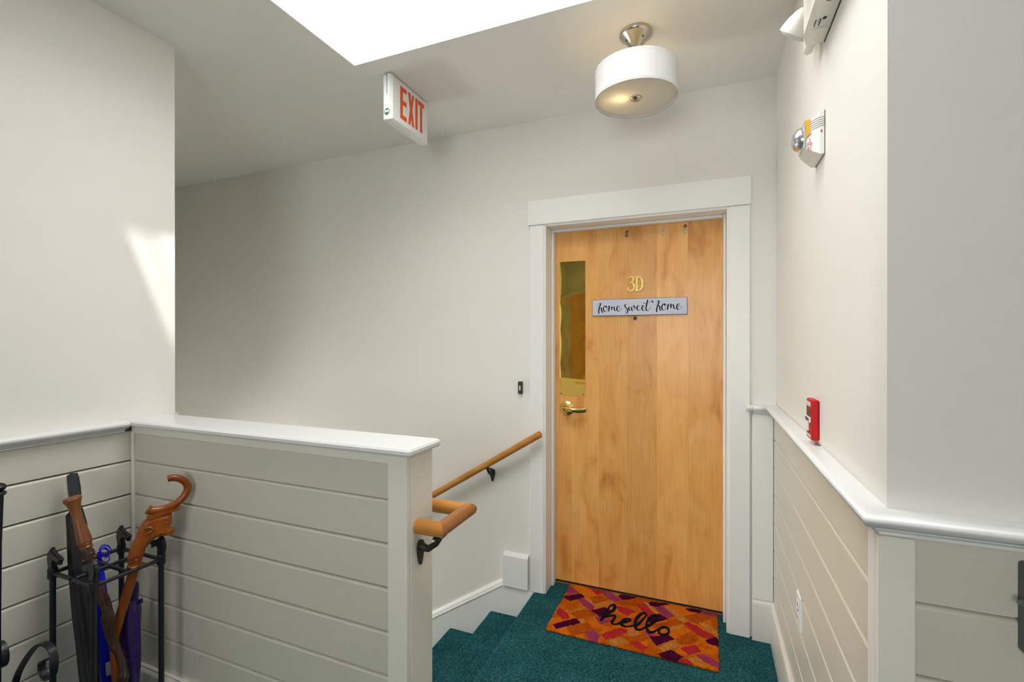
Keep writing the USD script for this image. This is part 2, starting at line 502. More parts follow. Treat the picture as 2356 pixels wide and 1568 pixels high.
# stringer board of the stairs on the back wall with its cap moulding
sx0, sx1, sl_ = -3.4, -1.096, 0.63
ln = lambda x, c: c + sl_ * (x + 1.096)
part(bw, 'stringer_board', prism([(sx0, ln(sx0, -0.62)), (-0.90, -0.45), (-0.90, -0.004), (-1.096, -0.004), (-1.096, 0.008), (sx0, ln(sx0, 0.008))], 0.02, (0, BY - 0.02, 0), (1, 0, 0), (0, 0, 1), (0, 1, 0)), 'trim_paint')
u = np.array([1, 0, sl_]) / math.hypot(1, sl_)
up = np.array([-u[2], 0, u[0]])
pr = [(0.0, 0.0), (0.023, 0.0), (0.023, 0.006), (0.019, 0.010), (0.019, 0.020), (0.012, 0.030), (0.007, 0.034), (0.0, 0.034)]
L_ = (sx1 - sx0) * math.hypot(1, sl_)
part(bw, 'stringer_moulding', prism(pr, L_, (sx0, BY, ln(sx0, 0.006)), (0, -1, 0), up, u), 'trim_paint', 35)
part(bw, 'plinth_block', cat(box(-1.096, -0.945, BY - 0.034, BY - 0.0005, 0.008, 0.186), prism([(0, 0), (0.034, 0), (0.008, 0.014), (0, 0.014)], 0.151, (-1.096, BY, 0.186), (0, -1, 0), (0, 0, 1), (1, 0, 0))), 'trim_paint')

# left wall with shiplap wainscot
lw = sthing('wall_left', 'off-white left wall over grey-green horizontal planks', 'wall')
part(lw, 'wall_face', plan([(LX, -1.8), (LX, LY), (-4.42, LY), (-4.42, LY - 0.12), (LX - 0.12, LY - 0.12), (LX - 0.12, -1.8)], -1.7, CEIL), 'wall_paint')
for z1, z0 in zip(SEAMS, SEAMS[1:] + [0.005]):
    plank(lw, 'plank', (LX, -1.795), (0, 1, 0), (1, 0, 0), 1.795 + HW0 - 0.001, z0 + (GAP if z0 > 0.01 else 0), z1, 0.026)
part(lw, 'corner_bead', box(-2.0885, -2.0735, HW0 - 0.0205, HW0 - 0.001, 0.19, 1.084, 0.003), 'stile_paint')

# the chair rail of the left wall
RAILP = [(0.0, -0.045), (0.017, -0.045), (0.017, -0.040), (0.024, -0.034), (0.024, -0.029), (0.034, -0.029), (0.042, -0.026), (0.0465, -0.019), (0.048, -0.014), (0.0465, -0.009), (0.042, -0.003), (0.036, 0.0), (0.0, 0.0)]
ls = [(LX, 1.129), (LX, -1.795)]
LRP = [(a * 1.12 + 0.012 if a else 0.0, b) for a, b in RAILP]
t1 = struct('trim_1', sweep(LRP, [(LX, -1.795), (LX, 1.128)], RAIL), 'cap_paint', 'white rounded chair rail along the left wall', 'chair rail', 40)
t1b = struct('baseboard_left', sweep([(0.0, 0.0), (0.04, 0.0), (0.04, 0.155), (0.036, 0.17), (0.031, 0.178), (0.0, 0.178)], [(LX, -1.795), (LX, 1.147)]), 'baseboard_paint', 'baseboard under the left wall planks behind the cane stand', 'baseboard', 35)

# the half wall beside the stairs
hw = sthing('half_wall', 'half-height wall of grey planks with a white cap beside the stairs', 'half wall')
part(hw, 'core', plan([(LX + 0.027, HW0), (-0.815, HW0), (-0.815, HW1 - 0.012), (LX + 0.027, HW1 - 0.012)], -0.5, 1.103), 'stile_paint')
part(hw, 'stair_side', box(LX + 0.001, -0.816, HW1 - 0.011, HW1, -1.6, 1.102), 'wall_paint')
for z1, z0 in zip([1.078] + SEAMS[1:-1], SEAMS[1:]):
    plank(hw, 'plank', (-2.072, HW0), (1, 0, 0), (0, -1, 0), 2.072 - 0.867, z0 + GAP, z1, 0.0125)
part(hw, 'plank', box(-2.072, -0.867, HW0 - 0.0125, HW0 - 0.0005, 0.005, 0.180), 'plank_paint')
part(hw, 'frieze_strip', box(-2.085, -0.867, HW0 - 0.0185, HW0 - 0.0005, 1.0755, 1.103, 0.002), 'stile_paint')
part(hw, 'post_board', box(-0.867, -0.8005, HW0 - 0.021, HW0 - 0.0005, 0.0, 1.103, 0.0025), 'stile_paint')
part(hw, 'post_board', box(-0.8145, -0.800, HW0 - 0.001, HW1 + 0.004, 0.0, 1.103, 0.0025), 'stile_paint')
capp = rbox(-2.1145, -0.776, 1.129, 1.3055, 1.1035, RAIL, 0.0125, 3)
part(hw, 'cap', cat(capp, box(-2.1145, -2.095, 1.129, LY, 1.1035, RAIL - 0.0005)), 'cap_paint', 30)
bb = struct('baseboard_front', sweep([(0.0, 0.0), (0.022, 0.0), (0.022, 0.168), (0.019, 0.178), (0.013, 0.184), (0.013, 0.19), (0.0, 0.19)], [(-2.072, HW0 - 0.013), (-0.868, HW0 - 0.013)]), 'baseboard_paint', 'baseboard with bright moulded top under the half wall', 'baseboard', 35)

# right wall: drywall above, planks below
rw = sthing('wall_right', 'bright off-white right wall with alarm devices over slanting planks', 'wall')
part(rw, 'wall_face', plan([(RX, RY), (RX, BY - 0.0005), (0.43, BY - 0.0005), (0.43, RY + 0.12)], 0.0, CEIL), 'wall_paint')
for z1, z0 in zip(SEAMS, SEAMS[1:] + [0.003]):
    plank(rw, 'plank', (RX, 1.106), (0, 1, 0), (-1, 0, 0), BY - 0.021 - 1.106, z0 + (GAP if z0 > 0.01 else 0), z1, 0.013)
part(rw, 'corner_board', box(0.2885, RX - 0.0005, RY - 0.0005, 1.105, 0.001, 1.0845, 0.0015), 'trim_paint')

fw = sthing('wall_front_right', 'shaded greige wall facing the camera at the far right', 'wall')
part(fw, 'wall_face', plan([(RX, RY - 0.0005), (0.43, RY + 0.1195), (1.82, RY + 0.1195), (1.82, RY - 0.0005)], 0.0, CEIL), 'wall_paint')
for z1, z0 in zip(SEAMS, SEAMS[1:] + [0.003]):
    plank(fw, 'plank', (0.346, RY), (1, 0, 0), (0, -1, 0), 1.82 - 0.346, z0 + (GAP if z0 > 0.01 else 0), z1, 0.013)
part(fw, 'corner_board', box(0.2885, 0.345, 1.0495, RY - 0.0008, 0.001, 1.0845, 0.0015), 'stile_paint')

# chair rail and baseboard running round the right wall's corner
t2 = sthing('trim_2', 'white chair rail turning the corner of the right wall', 'chair rail')
part(t2, 'rail', sweep(RAILP, [(0.2085, BY), (RX, BY), (RX, RY), (1.80, RY)], RAIL), 'cap_paint', 40)
part(t2, 'rail_return', sweep([(0.0215, -0.029)] + RAILP[6:12] + [(0.0215, 0.0)], [(0.178, BY), (0.208, BY)], RAIL), 'cap_paint', 40)
BBP = [(0.0, 0.0), (0.028, 0.0), (0.028, 0.168), (0.025, 0.174), (0.025, 0.180), (0.018, 0.188), (0.0145, 0.196), (0.0, 0.196)]
struct('baseboard_right', sweep(BBP, [(0.205, BY), (RX, BY), (RX, RY), (1.80, RY)]), 'baseboard_paint', 'baseboard with a bright moulded top along the right wall', 'baseboard', 35)
struct('trim_3', box(0.206, 0.2955, BY - 0.0205, BY - 0.0005, 0.197, 1.0845, 0.0015), 'trim_paint', 'narrow flat white board between door casing and right wall', 'trim board')

# walls out of the picture that close the hall
def window(name, label, origin, A, out, w, h, thick=0.12):
    """A plain window in a wall: frame, muntins and panes; origin is the lower corner of the opening on the room side, A the way along the wall, out the way outdoors."""
    wn = sthing(name, label, 'window')
    o, A, out = np.asarray(origin, float), np.asarray(A, float), np.asarray(out, float)
    fp = Polygon([(0, 0), (w, 0), (w, h), (0, h)])
    c = 0.05
    lights = [[(x0, z0), (x1, z0), (x1, z1), (x0, z1)] for x0, x1 in ((c, w / 2 - 0.0125), (w / 2 + 0.0125, w - c)) for z0, z1 in ((c, h / 2 - 0.0125), (h / 2 + 0.0125, h - c))]
    part(wn, 'frame', prism(Polygon(fp.exterior, lights), thick - 0.04, o + out * 0.02, A, (0, 0, 1), out), 'trim_paint')
    part(wn, 'casing', prism(fp.buffer(0.075, join_style=2).difference(fp.buffer(0.001, join_style=2)), 0.018, o - out * 0.0185, A, (0, 0, 1), out), 'trim_paint')
    for g in lights:
        part(wn, 'pane', prism(Polygon(g).buffer(-0.0003, join_style=2), 0.004, o + out * 0.055, A, (0, 0, 1), out), 'sky_pane')
    return wn


WX0, WZ0, WW, WH = -0.94, 0.95, 1.4, 1.3
struct('wall_rear', prism(Polygon([(-2.235, 0.0), (1.82, 0.0), (1.82, CEIL), (-2.235, CEIL)], [[(WX0, WZ0), (WX0 + WW, WZ0), (WX0 + WW, WZ0 + WH), (WX0, WZ0 + WH)]]), 0.12, (0, -1.8005, 0), (1, 0, 0), (0, 0, 1), (0, -1, 0)), 'wall_paint', 'off-white wall behind the camera with an unseen window opening', 'wall')
window('window_2', 'unseen white framed window behind the camera that lights the hall', (WX0 + 0.001, -1.8005, WZ0 + 0.001), (1, 0, 0), (0, -1, 0), WW - 0.002, WH - 0.002)  # out of view, placed to light the surfaces that face the camera
struct('wall_side', box(1.8205, 1.94, -1.8, 1.194, 0.0, CEIL), 'wall_paint', 'plain off-white side wall out of the picture', 'wall')
struct('wall_stairwell', prism(Polygon([(LY - 0.12, -1.7), (2.77, -1.7), (2.77, CEIL), (LY - 0.12, CEIL)], [[(1.55, -0.82), (2.35, -0.82), (2.35, 0.42), (1.55, 0.42)]]), 0.12, (-4.4205, 0, 0), (0, 1, 0), (0, 0, 1), (-1, 0, 0)), 'wall_paint', 'off-white wall at the foot of the stairs with an unseen window opening', 'wall')
window('window_3', 'unseen white framed window that lights the stairwell from its foot', (-4.4205, 1.551, -0.819), (0, 1, 0), (-1, 0, 0), 0.798, 1.238)  # out of view, placed low to light the stairwell walls

# unseen maple door behind the camera, placed to show in the push plate
d2 = sthing('door_2', 'unseen plain maple door behind the camera, mirrored in the push plate', 'door')
part(d2, 'door_leaf', box(-2.005, -1.115, -1.7995, -1.775, 0.012, 2.065, 0.002), 'maple_veneer')
for x0, x1, z0, z1 in ((-2.085, -2.006, 0.0, 2.0675), (-1.114, -1.03, 0.0, 2.0675), (-2.095, -1.022, 2.068, 2.20)):
    part(d2, 'casing', box(x0, x1, -1.7995, -1.77, z0, z1, 0.002), 'trim_paint')
part(d2, 'door_knob', lathe_on((-1.17, -1.7745, 1.02), (-1.17, -1.715, 1.02), [(0, 0.03), (0.15, 0.03), (0.2, 0.012), (0.5, 0.012), (0.6, 0.024), (0.85, 0.026), (1, 0.012)], 24), 'brass', 40)

struct('added_light_block', box(-0.95, 0.2, 2.7725, 2.81, -0.1, 2.2), 'wall_paint', 'added panel blocking sky light behind the closed maple door', 'wall')  # added to stop sky light leaking in under the door

# ceiling with the skylight opening
hole = [(SKX0, SKY0), (SKX1, SKY0), (SKX1, SKY1), (SKX0, SKY1)]
struct('ceiling', prism(Polygon([(-4.54, -1.92), (1.94, -1.92), (1.94, 2.77), (-4.54, 2.77)], [hole]), 0.10, (0, 0, CEIL), (1, 0, 0), (0, 1, 0)), 'ceiling_paint', 'grey-white painted ceiling with a skylight opening', 'ceiling')
sk = sthing('window_1', 'deep white skylight shaft opening in the ceiling', 'skylight')
T = 0.05
for n_, (x0, x1, y0, y1) in dict(a=(SKX0 - T, SKX0, SKY0 - T, SKY1 + T), b=(SKX1, SKX1 + T, SKY0 - T, SKY1 + T), c=(SKX0, SKX1, SKY0 - T, SKY0), d=(SKX0, SKX1, SKY1, SKY1 + T)).items():
    part(sk, 'shaft_wall', box(x0, x1, y0, y1, CEIL + 0.1005, SKZ + 0.04), 'shaft_paint')
# lining of the ceiling's own edge, so that the shaft is one white surface down to its lip
lip = 0.0015
part(sk, 'shaft_lining', plan(Polygon([(SKX0, SKY0), (SKX1, SKY0), (SKX1, SKY1), (SKX0, SKY1)], [[(SKX0 + lip, SKY0 + lip), (SKX1 - lip, SKY0 + lip), (SKX1 - lip, SKY1 - lip), (SKX0 + lip, SKY1 - lip)]]), CEIL + 0.0005, CEIL + 0.1), 'shaft_paint')
fr = 0.012
for x0, x1, y0, y1 in ((SKX0, SKX1, SKY0, SKY0 + fr), (SKX0, SKX1, SKY1 - fr, SKY1), (SKX0, SKX0 + fr, SKY0 + fr, SKY1 - fr), (SKX1 - fr, SKX1, SKY0 + fr, SKY1 - fr)):
    part(sk, 'frame_bar', box(x0 + 0.0005, x1 - 0.0005, y0, y1, SKZ - 0.02, SKZ + 0.02), 'trim_paint')
part(sk, 'sash_bar', box(SKX0 + fr, SKX1 - fr, SKY0 + 0.064, SKY0 + 0.110, SKZ - 0.012, SKZ + 0.012), 'trim_paint')
part(sk, 'mullion', box(-0.70, -0.635, SKY0 + fr, SKY1 - fr, SKZ - 0.0125, SKZ + 0.0125), 'trim_paint')
part(sk, 'pane', box(SKX0 + 0.002, SKX1 - 0.002, SKY0 + 0.002, SKY1 - 0.002, SKZ + 0.021, SKZ + 0.026), 'sky_pane')

# ------------------------------------------------------------------ the door and its casing
tr = sthing('trim_4', 'white flat casing and jambs around the maple door', 'door casing')
part(tr, 'side_casing', box(-0.936, -0.852, 2.55, BY - 0.0005, 0.0, 2.0945, 0.002), 'trim_paint')
part(tr, 'side_casing', box(0.104, 0.196, 2.55, BY - 0.0005, 0.0, 2.0945, 0.002), 'trim_paint')
part(tr, 'header', box(-0.946, 0.2, 2.54, BY - 0.0005, 2.095, 2.234, 0.002), 'trim_paint')
part(tr, 'jamb', box(-0.8615, -0.841, 2.556, 2.758, 0.0, 2.104, 0.0015), 'trim_paint')
part(tr, 'jamb', box(0.0935, 0.1135, 2.556, 2.758, 0.0, 2.104, 0.0015), 'trim_paint')
part(tr, 'jamb', box(-0.8405, 0.093, 2.556, 2.758, 2.084, 2.104, 0.0015), 'trim_paint')
part(tr, 'door_stop', box(-0.8405, -0.827, 2.655, 2.7, 0.0, 2.0835, 0.0025), 'trim_paint')
part(tr, 'door_stop', box(0.0805, 0.093, 2.64, 2.7, 0.0, 2.0835, 0.0025), 'trim_paint')
part(tr, 'door_stop', box(-0.8265, 0.08, 2.655, 2.7, 2.071, 2.0835, 0.0025), 'trim_paint')
part(tr, 'threshold', box(-0.8265, 0.08, 2.7005, 2.758, 0.0005, 0.009, 0.002), 'threshold_wood')

DY = 2.703
dr = sthing('door_1', 'flush maple apartment door with brass push plate, lever and numbers', 'door', (-0.373, DY, 0.02))
part(dr, 'door_leaf', box(-0.8385, 0.0915, DY, DY + 0.045, 0.021, 2.0825, 0.0015), 'maple_veneer')
# push plate, slightly bowed between its screws
nx, nz = 6, 60
X_, Z_ = np.meshgrid(np.linspace(-0.803, -0.6485, nx + 1), np.linspace(1.114, 1.901, nz + 1))
w_ = (X_ + 0.803) / 0.1545
s_ = (Z_ - 1.114) / 0.787
bow = 0.0012 * np.sin(s_ * math.pi * 4) ** 2 * np.sin(w_ * math.pi) + 0.0018 * np.exp(-((s_ - 0.72 - 0.06 * w_) / 0.05) ** 2) + 0.002 * np.exp(-((s_ - 0.135 + 0.02 * w_) / 0.02) ** 2)
fv = np.c_[X_.ravel(), (DY - 0.0018 - bow).ravel(), Z_.ravel()]
gf = []
for i in range(nz):
    for j in range(nx):
        a = i * (nx + 1) + j
        gf += [[a, a + 1, a + nx + 2], [a, a + nx + 2, a + nx + 1]]
pl = part(dr, 'push_plate', (fv, gf), 'brass_plate', True)
part(dr, 'push_plate_edge', box(-0.803, -0.6485, DY - 0.0016, DY - 0.0002, 1.114, 1.901), 'brass_plate')
for z in (1.887, 1.701, 1.507, 1.316, 1.125):
    for x in (-0.792, -0.661):
        sc = part(pl, 'screw', lathe_on((x, DY - 0.001, z), (x, DY - 0.0058, z), [(0, 0.0042), (0.5, 0.004), (1, 0.002)], 10), 'aged_steel', 40)
# lever set
lv = part(dr, 'lever_rose', lathe_on((-0.758, DY - 0.0002, 1.041), (-0.758, DY - 0.020, 1.041), [(0, 0.043), (0.25, 0.043), (0.45, 0.039), (0.6, 0.030), (0.85, 0.026), (1, 0.022)], 40), 'brass', 35)
part(lv, 'lever_neck', lathe_on((-0.758, DY - 0.018, 1.041), (-0.758, DY - 0.062, 1.041), [(0, 0.021), (0.3, 0.016), (0.6, 0.0145), (0.95, 0.0155), (1, 0.013)], 28), 'brass', 35)
lp = spline([(-0.772, DY - 0.056, 1.041), (-0.750, DY - 0.060, 1.041), (-0.715, DY - 0.060, 1.038), (-0.68, DY - 0.052, 1.035), (-0.655, DY - 0.044, 1.036), (-0.637, DY - 0.038, 1.040)], 6)
sec = [(0.0125 * math.copysign(abs(math.sin(a)) ** 0.7, math.sin(a)), 0.0045 * math.copysign(abs(math.cos(a)) ** 0.7, math.cos(a))) for a in np.linspace(0, 2 * math.pi, 16, endpoint=False)]
part(lv, 'lever', tube(lp, 0.01, section=[(b, a) for a, b in sec]), 'brass', 50)
part(lv, 'keyhole', lathe_on((-0.758, DY - 0.0615, 1.041), (-0.758, DY - 0.0645, 1.041), [(0, 0.006), (1, 0.0055)], 16), 'dark_gap')
# brass number and letter, each with its pinholes
th = spline([(-0.400, 1.781), (-0.398, 1.789), (-0.388, 1.7935), (-0.377, 1.788), (-0.375, 1.777), (-0.3815, 1.765), (-0.392, 1.760)], 8)
th2 = spline([(-0.391, 1.760), (-0.380, 1.758), (-0.3725, 1.748), (-0.3705, 1.735), (-0.377, 1.720), (-0.390, 1.7145), (-0.402, 1.721), (-0.405, 1.731)], 8)


def fat(P, w):
    return unary_union([shapely.MultiPoint([q for k in (i, i + 1) for q in Point(*P[k]).buffer(w[k] / 2, 6).exterior.coords]).convex_hull for i in range(len(P) - 1)])


three = unary_union([fat(th, np.interp(np.linspace(0, 1, len(th)), [0, .15, .65, 1], [0.009, 0.006, 0.0115, 0.004])), fat(th2, np.interp(np.linspace(0, 1, len(th2)), [0, .4, .8, 1], [0.004, 0.013, 0.006, 0.009])),
                     Point(-0.3995, 1.781).buffer(0.0048), Point(-0.404, 1.731).buffer(0.0048)])
n3 = part(dr, 'door_number', prism(three, 0.0065, (0, DY - 0.0002, 0), (1, 0, 0), (0, 0, 1), (0, -1, 0)), 'brass_number', label='brass numeral 3')
dd = Polygon([(-0.3665, 1.7125), (-0.345, 1.7125)] + [(-0.345 + 0.0245 * math.sin(a), 1.753 - 0.0405 * math.cos(a)) for a in np.linspace(0.15, math.pi - 0.15, 18)] + [(-0.345, 1.7935), (-0.3665, 1.7935), (-0.3665, 1.789), (-0.3625, 1.788), (-0.3625, 1.718), (-0.3665, 1.717)])
di = Polygon([(-0.351, 1.719), (-0.345, 1.7195)] + [(-0.345 + 0.013 * math.sin(a), 1.753 - 0.0335 * math.cos(a)) for a in np.linspace(0.15, math.pi - 0.15, 14)] + [(-0.345, 1.7865), (-0.351, 1.787)])
nD = part(dr, 'door_letter', prism(dd.difference(di), 0.0065, (0, DY - 0.0002, 0), (1, 0, 0), (0, 0, 1), (0, -1, 0)), 'brass_number', label='brass letter D')
for par, spots in ((n3, [(-0.3985, 1.781), (-0.3775, 1.734)]), (nD, [(-0.3575, 1.751), (-0.3265, 1.752)])):
    for x, z in spots:
        part(par, 'pin', lathe_on((x, DY - 0.0055, z), (x, DY - 0.0075, z), [(0, 0.0024), (1, 0.0016)], 10), 'dark_gap')
ph = part(dr, 'peephole', lathe_on((-0.366, DY - 0.0002, 1.562), (-0.366, DY - 0.006, 1.562), [(0, 0.0105), (0.6, 0.0105), (0.99, 0.0075), (1, 0.007)], 24), 'aged_steel', 30)
part(ph, 'peephole_lens', ball((-0.366, DY - 0.0055, 1.562), 0.0066, 2, (1, 0.45, 1)), 'black_paint', True)
for (x, z), m_ in zip(((-0.412, 2.046), (-0.413, 2.026), (-0.216, 2.049), (-0.217, 2.024), (-0.104, 2.051), (-0.105, 2.026)), ('aged_steel', 'aged_steel', 'steel', 'steel', 'aged_steel', 'steel')):
    part(dr, 'bolt_head', lathe_on((x, DY - 0.0002, z), (x, DY - 0.005, z), [(0, 0.0088), (0.35, 0.0085), (0.75, 0.0065), (1, 0.003)], 18), m_, 50)

# the painted board hanging on the door
sx = thing('door_sign', (-0.349, DY - 0.0135, 1.578), 'whitewashed wooden board reading home sweet home on the maple door', 'sign')
part(sx, 'board', box(-0.605, -0.093, DY - 0.0125, DY - 0.0005, 1.578, 1.671, 0.0015), 'sign_edge')
part(sx, 'board_face', box(-0.603, -0.095, DY - 0.0138, DY - 0.0124, 1.580, 1.669, 0.0005), 'sign_white')
SIGN = ["325,499 347,622 408,710 468,719 452,591 388,415 369,279 386,147",
 "386,279 424,401 485,462 531,434 545,302 589,192",
 "752,556 665,504 643,382 690,258 771,237 853,322 866,458 801,563 785,487 866,471 953,548",
 "975,542 953,401 942,271",
 "953,320 1007,427 1083,506 1121,478 1110,343",
 "1115,365 1169,463 1228,497 1255,421 1266,318 1325,270 1384,315 1480,374 1554,467 1522,548 1445,523 1394,417 1427,281 1525,231 1618,304 1682,431",
 "1930,585 1888,619 1841,566 1862,472 1949,381 1999,281 1983,161 1915,114 1862,169 1883,271 1962,336 2028,401",
 "2072,458 2056,360 2093,271 2159,317 2219,463 2213,343 2260,256 2333,313 2380,432 2354,539 2328,500 2385,418 2479,384 2574,427 2629,505 2582,540 2510,468 2515,322 2613,259 2704,317 2824,394 2896,497 2840,533 2778,456 2783,307 2881,242 2963,311",
 "3067,817 3029,612 2988,403 3009,270 3080,221 3156,280 3212,418",
 "2845,670 2947,646 3100,676 3227,751 3298,772 3343,695",
 "3525,467 3560,649 3625,772 3665,737 3645,594 3575,413 3543,284 3560,173",
 "3560,296 3605,434 3681,494 3718,449 3711,332 3751,239 3793,225",
 "3942,599 3860,536 3820,407 3850,281 3930,261 4009,350 4034,492 3974,598 3960,528 4029,510 4108,568",
 "4153,548 4128,425 4118,290",
 "4128,347 4177,462 4256,571 4290,537 4281,369",
 "4291,395 4344,509 4398,541 4423,468 4435,365 4496,307 4574,348 4667,410 4740,506 4701,577 4628,540 4584,413 4613,296 4691,261 4776,330 4841,447"]
gl = []
for s in SIGN:
    p = nums(s) / 10000
    gl.append(stroke(p, 0.0015, 0.0058, 8))
part(sx, 'lettering', prism(unary_union(gl), 0.0006, (-0.605, DY - 0.0138, 1.578), (1, 0, 0), (0, 0, 1), (0, -1, 0)), 'letter_black', label='black script lettering')

# ================================================================== things on the walls and ceiling
def emblem(parent, c, nrm, r):
    """A round sticker: dark ring, white field, green, yellow and red marks."""
    c, nrm = np.asarray(c, float), np.asarray(nrm, float) / np.linalg.norm(nrm)
    a = np.cross([0, 0, 1.0], nrm) if abs(nrm[2]) < 0.95 else np.array([0, 1.0, 0])
    a /= np.linalg.norm(a)
    b = np.cross(nrm, a)
    s = part(parent, 'emblem', prism(Point(0, 0).buffer(r, 24), 0.0004, c, a, b, nrm), 'emblem_dark')
    part(s, 'emblem_field', prism(Point(0, 0).buffer(r * 0.84, 24), 0.0004, c + nrm * 0.0003, a, b, nrm), 'white_plastic')
    low = Point(0, 0).buffer(r * 0.80, 24).intersection(Polygon([(-r * 0.45, -r), (r * 0.45, -r), (r * 0.6, -r * 0.1), (0, -r * 0.28), (-r * 0.6, -r * 0.1)]))
    hi_ = Point(0, 0).buffer(r * 0.80, 24).intersection(Polygon([(-r * 0.5, r), (r * 0.5, r), (r * 0.42, r * 0.35), (0, r * 0.55), (-r * 0.42, r * 0.35)]))
    part(s, 'emblem_mark', prism(low, 0.0004, c + nrm * 0.0006, a, b, nrm), 'emblem_green')
    part(s, 'emblem_mark', prism(hi_, 0.0004, c + nrm * 0.0006, a, b, nrm), 'emblem_green')
    part(s, 'emblem_mark', prism([(-r * 0.7, r * 0.02), (r * 0.6, r * 0.16), (r * 0.6, r * 0.30), (-r * 0.7, r * 0.12)], 0.0004, c + nrm * 0.0006, a, b, nrm), 'emblem_yellow')


# exit sign under the ceiling, its face towards the room
ex = thing('exit_sign', (-1.39, 2.0, 2.478), 'white EXIT sign with red letters hanging under the ceiling', 'exit sign')
part(ex, 'housing', box(-1.413, -1.391, 1.841, 2.164, 2.479, 2.692, 0.003), 'white_plastic')
part(ex, 'front_cover', hull([(x, y, z) for x, dy, dz in ((-1.3895, 0, 0), (-1.376, 0, 0), (-1.3675, 0.014, 0.008)) for y in (1.8405 + dy, 2.1645 - dy) for z in (2.4785 + dz, 2.6925 - dz * 0.3)]), 'white_plastic')
part(ex, 'ceiling_canopy', box(-1.405, -1.375, 1.92, 2.09, 2.6928, 2.6995), 'grey_plastic')
part(ex, 'latch_line', box(-1.3906, -1.3894, 1.8395, 1.8415, 2.60, 2.69), 'dark_gap')
part(ex, 'latch_line', box(-1.3906, -1.383, 1.8395, 1.8408, 2.6, 2.6012), 'grey_plastic')
emblem(ex, (-1.391, 1.8405, 2.516), (0, -1, 0), 0.0155)
Z0, Z1 = 2.513, 2.669
stroke_w = 0.020
LE = Polygon([(1.912, Z0), (1.965, Z0), (1.965, Z0 + 0.021), (1.932, Z0 + 0.021), (1.932, 2.584), (1.963, 2.584), (1.963, 2.605), (1.932, 2.605), (1.932, Z1 - 0.021), (1.964, Z1 - 0.021), (1.964, Z1), (1.912, Z1)])
LX_ = Polygon([(1.977, Z1), (1.996, Z1), (2.004, 2.622), (2.012, Z1), (2.028, Z1), (2.0125, 2.593), (2.029, Z0), (2.010, Z0), (2.003, 2.556), (1.996, Z0), (1.979, Z0), (1.9935, 2.593)])
LI = Polygon([(2.041, Z0), (2.059, Z0), (2.059, Z1), (2.041, Z1)])
LT = Polygon([(2.066, Z1), (2.119, Z1), (2.119, Z1 - 0.021), (2.102, Z1 - 0.021), (2.102, Z0), (2.083, Z0), (2.083, Z1 - 0.021), (2.066, Z1 - 0.021)])
for g in (LE, LX_, LI, LT):
    part(ex, 'letter', prism(g, 0.0012, (-1.3676, 0, 0), (0, 1, 0), (0, 0, 1), (1, 0, 0)), 'exit_red')

# ceiling lamp: canopy, stem, drum shade, frosted glass, finial
CX, CY = -0.268, 1.995
cl = thing('ceiling_lamp', (CX, CY, CEIL - 0.001), 'drum-shaded ceiling lamp with brushed nickel canopy near the door', 'ceiling lamp')
c2 = (CX, CY)
cn = part(cl, 'canopy', lathe_on((*c2, CEIL - 0.0005), (*c2, 2.615), [(0, 0.066), (0.10, 0.0665), (0.17, 0.0635), (0.22, 0.057), (0.45, 0.038), (0.7, 0.022), (0.9, 0.013), (1, 0.0115)], 48), 'nickel', 50)
for a in (3.75, 5.55):
    d_ = np.array([math.cos(a), math.sin(a), 0])
    p_ = np.array([*c2, 2.665]) + d_ * 0.042
    nn = np.array([d_[0], d_[1], -0.75])
    nn /= np.linalg.norm(nn)
    part(cn, 'canopy_screw', lathe_on(p_ - nn * 0.006, p_ + nn * 0.003, [(0, 0.0055), (0.7, 0.005), (1, 0.003)], 14), 'aged_steel', 40)
part(cl, 'stem', lathe_on((*c2, 2.616), (*c2, 2.456), [(0, 0.007), (1, 0.007)], 16), 'nickel', 40)
ZB, ZT, RS = 2.428, 2.548, 0.1645
SEAM = math.atan2(-0.83, 0.56)
n_ = 96
prof = [(0.0, RS), (0.07, RS + 0.0012), (0.10, RS), (0.9, RS), (0.93, RS + 0.0012), (1.0, RS), (1.0, RS - 0.003), (0.0, RS - 0.003)]


def ring(prof_, z0, z1, n=n_):
    ang = np.arange(n) * 2 * np.pi / n
    k = len(prof_)
    v = np.array([[CX + r * math.cos(t), CY + r * math.sin(t), z0 + (z1 - z0) * s] for s, r in prof_ for t in ang])
    f = []
    for i in range(k):
        for j in range(n):
            a, b = i * n + j, i * n + (j + 1) % n
            c, d = ((i + 1) % k) * n + j, ((i + 1) % k) * n + (j + 1) % n
            f += [[a, b, d], [a, d, c]]
    m = trimesh.Trimesh(v, f, process=False)
    if m.volume < 0:
        m.invert()
    return m


sh = part(cl, 'drum_shade', ring(prof, ZB, ZT), 'shade_fabric', 25)
sv = np.array([math.cos(SEAM), math.sin(SEAM), 0])
sa = np.array([-sv[1], sv[0], 0])
c3 = np.array([CX, CY, 0])
part(sh, 'fabric_seam', hull([c3 + sv * r + sa * w + np.array([0, 0, z]) for r in (RS - 0.001, RS + 0.0012) for w in (-0.005, 0.0) for z in (ZB + 0.001, ZT - 0.001)]), 'shade_fabric')
part(sh, 'shade_rim', ring([(0, RS - 0.0032), (0, RS + 0.0008), (1, RS + 0.0008), (1, RS - 0.0032)], ZB - 0.002, ZB - 0.0002), 'grey_plastic')
part(cl, 'diffuser', lathe_on((*c2, ZB + 0.012), (*c2, ZB + 0.009), [(0, RS - 0.0042), (1, RS - 0.0042)], 72), 'diffuser_glass', 30)
part(cl, 'finial', lathe_on((*c2, ZB + 0.0088), (*c2, ZB - 0.009), [(0, 0.0235), (0.2, 0.0248), (0.4, 0.0240), (0.62, 0.0195), (0.8, 0.0125), (0.92, 0.007), (1, 0.002)], 28), 'nickel', 40)
bx, by = CX - 0.062, CY - 0.012
part(cl, 'bulb', ball((bx, by, ZB + 0.045), 0.022, 2), 'bulb_glow', True)
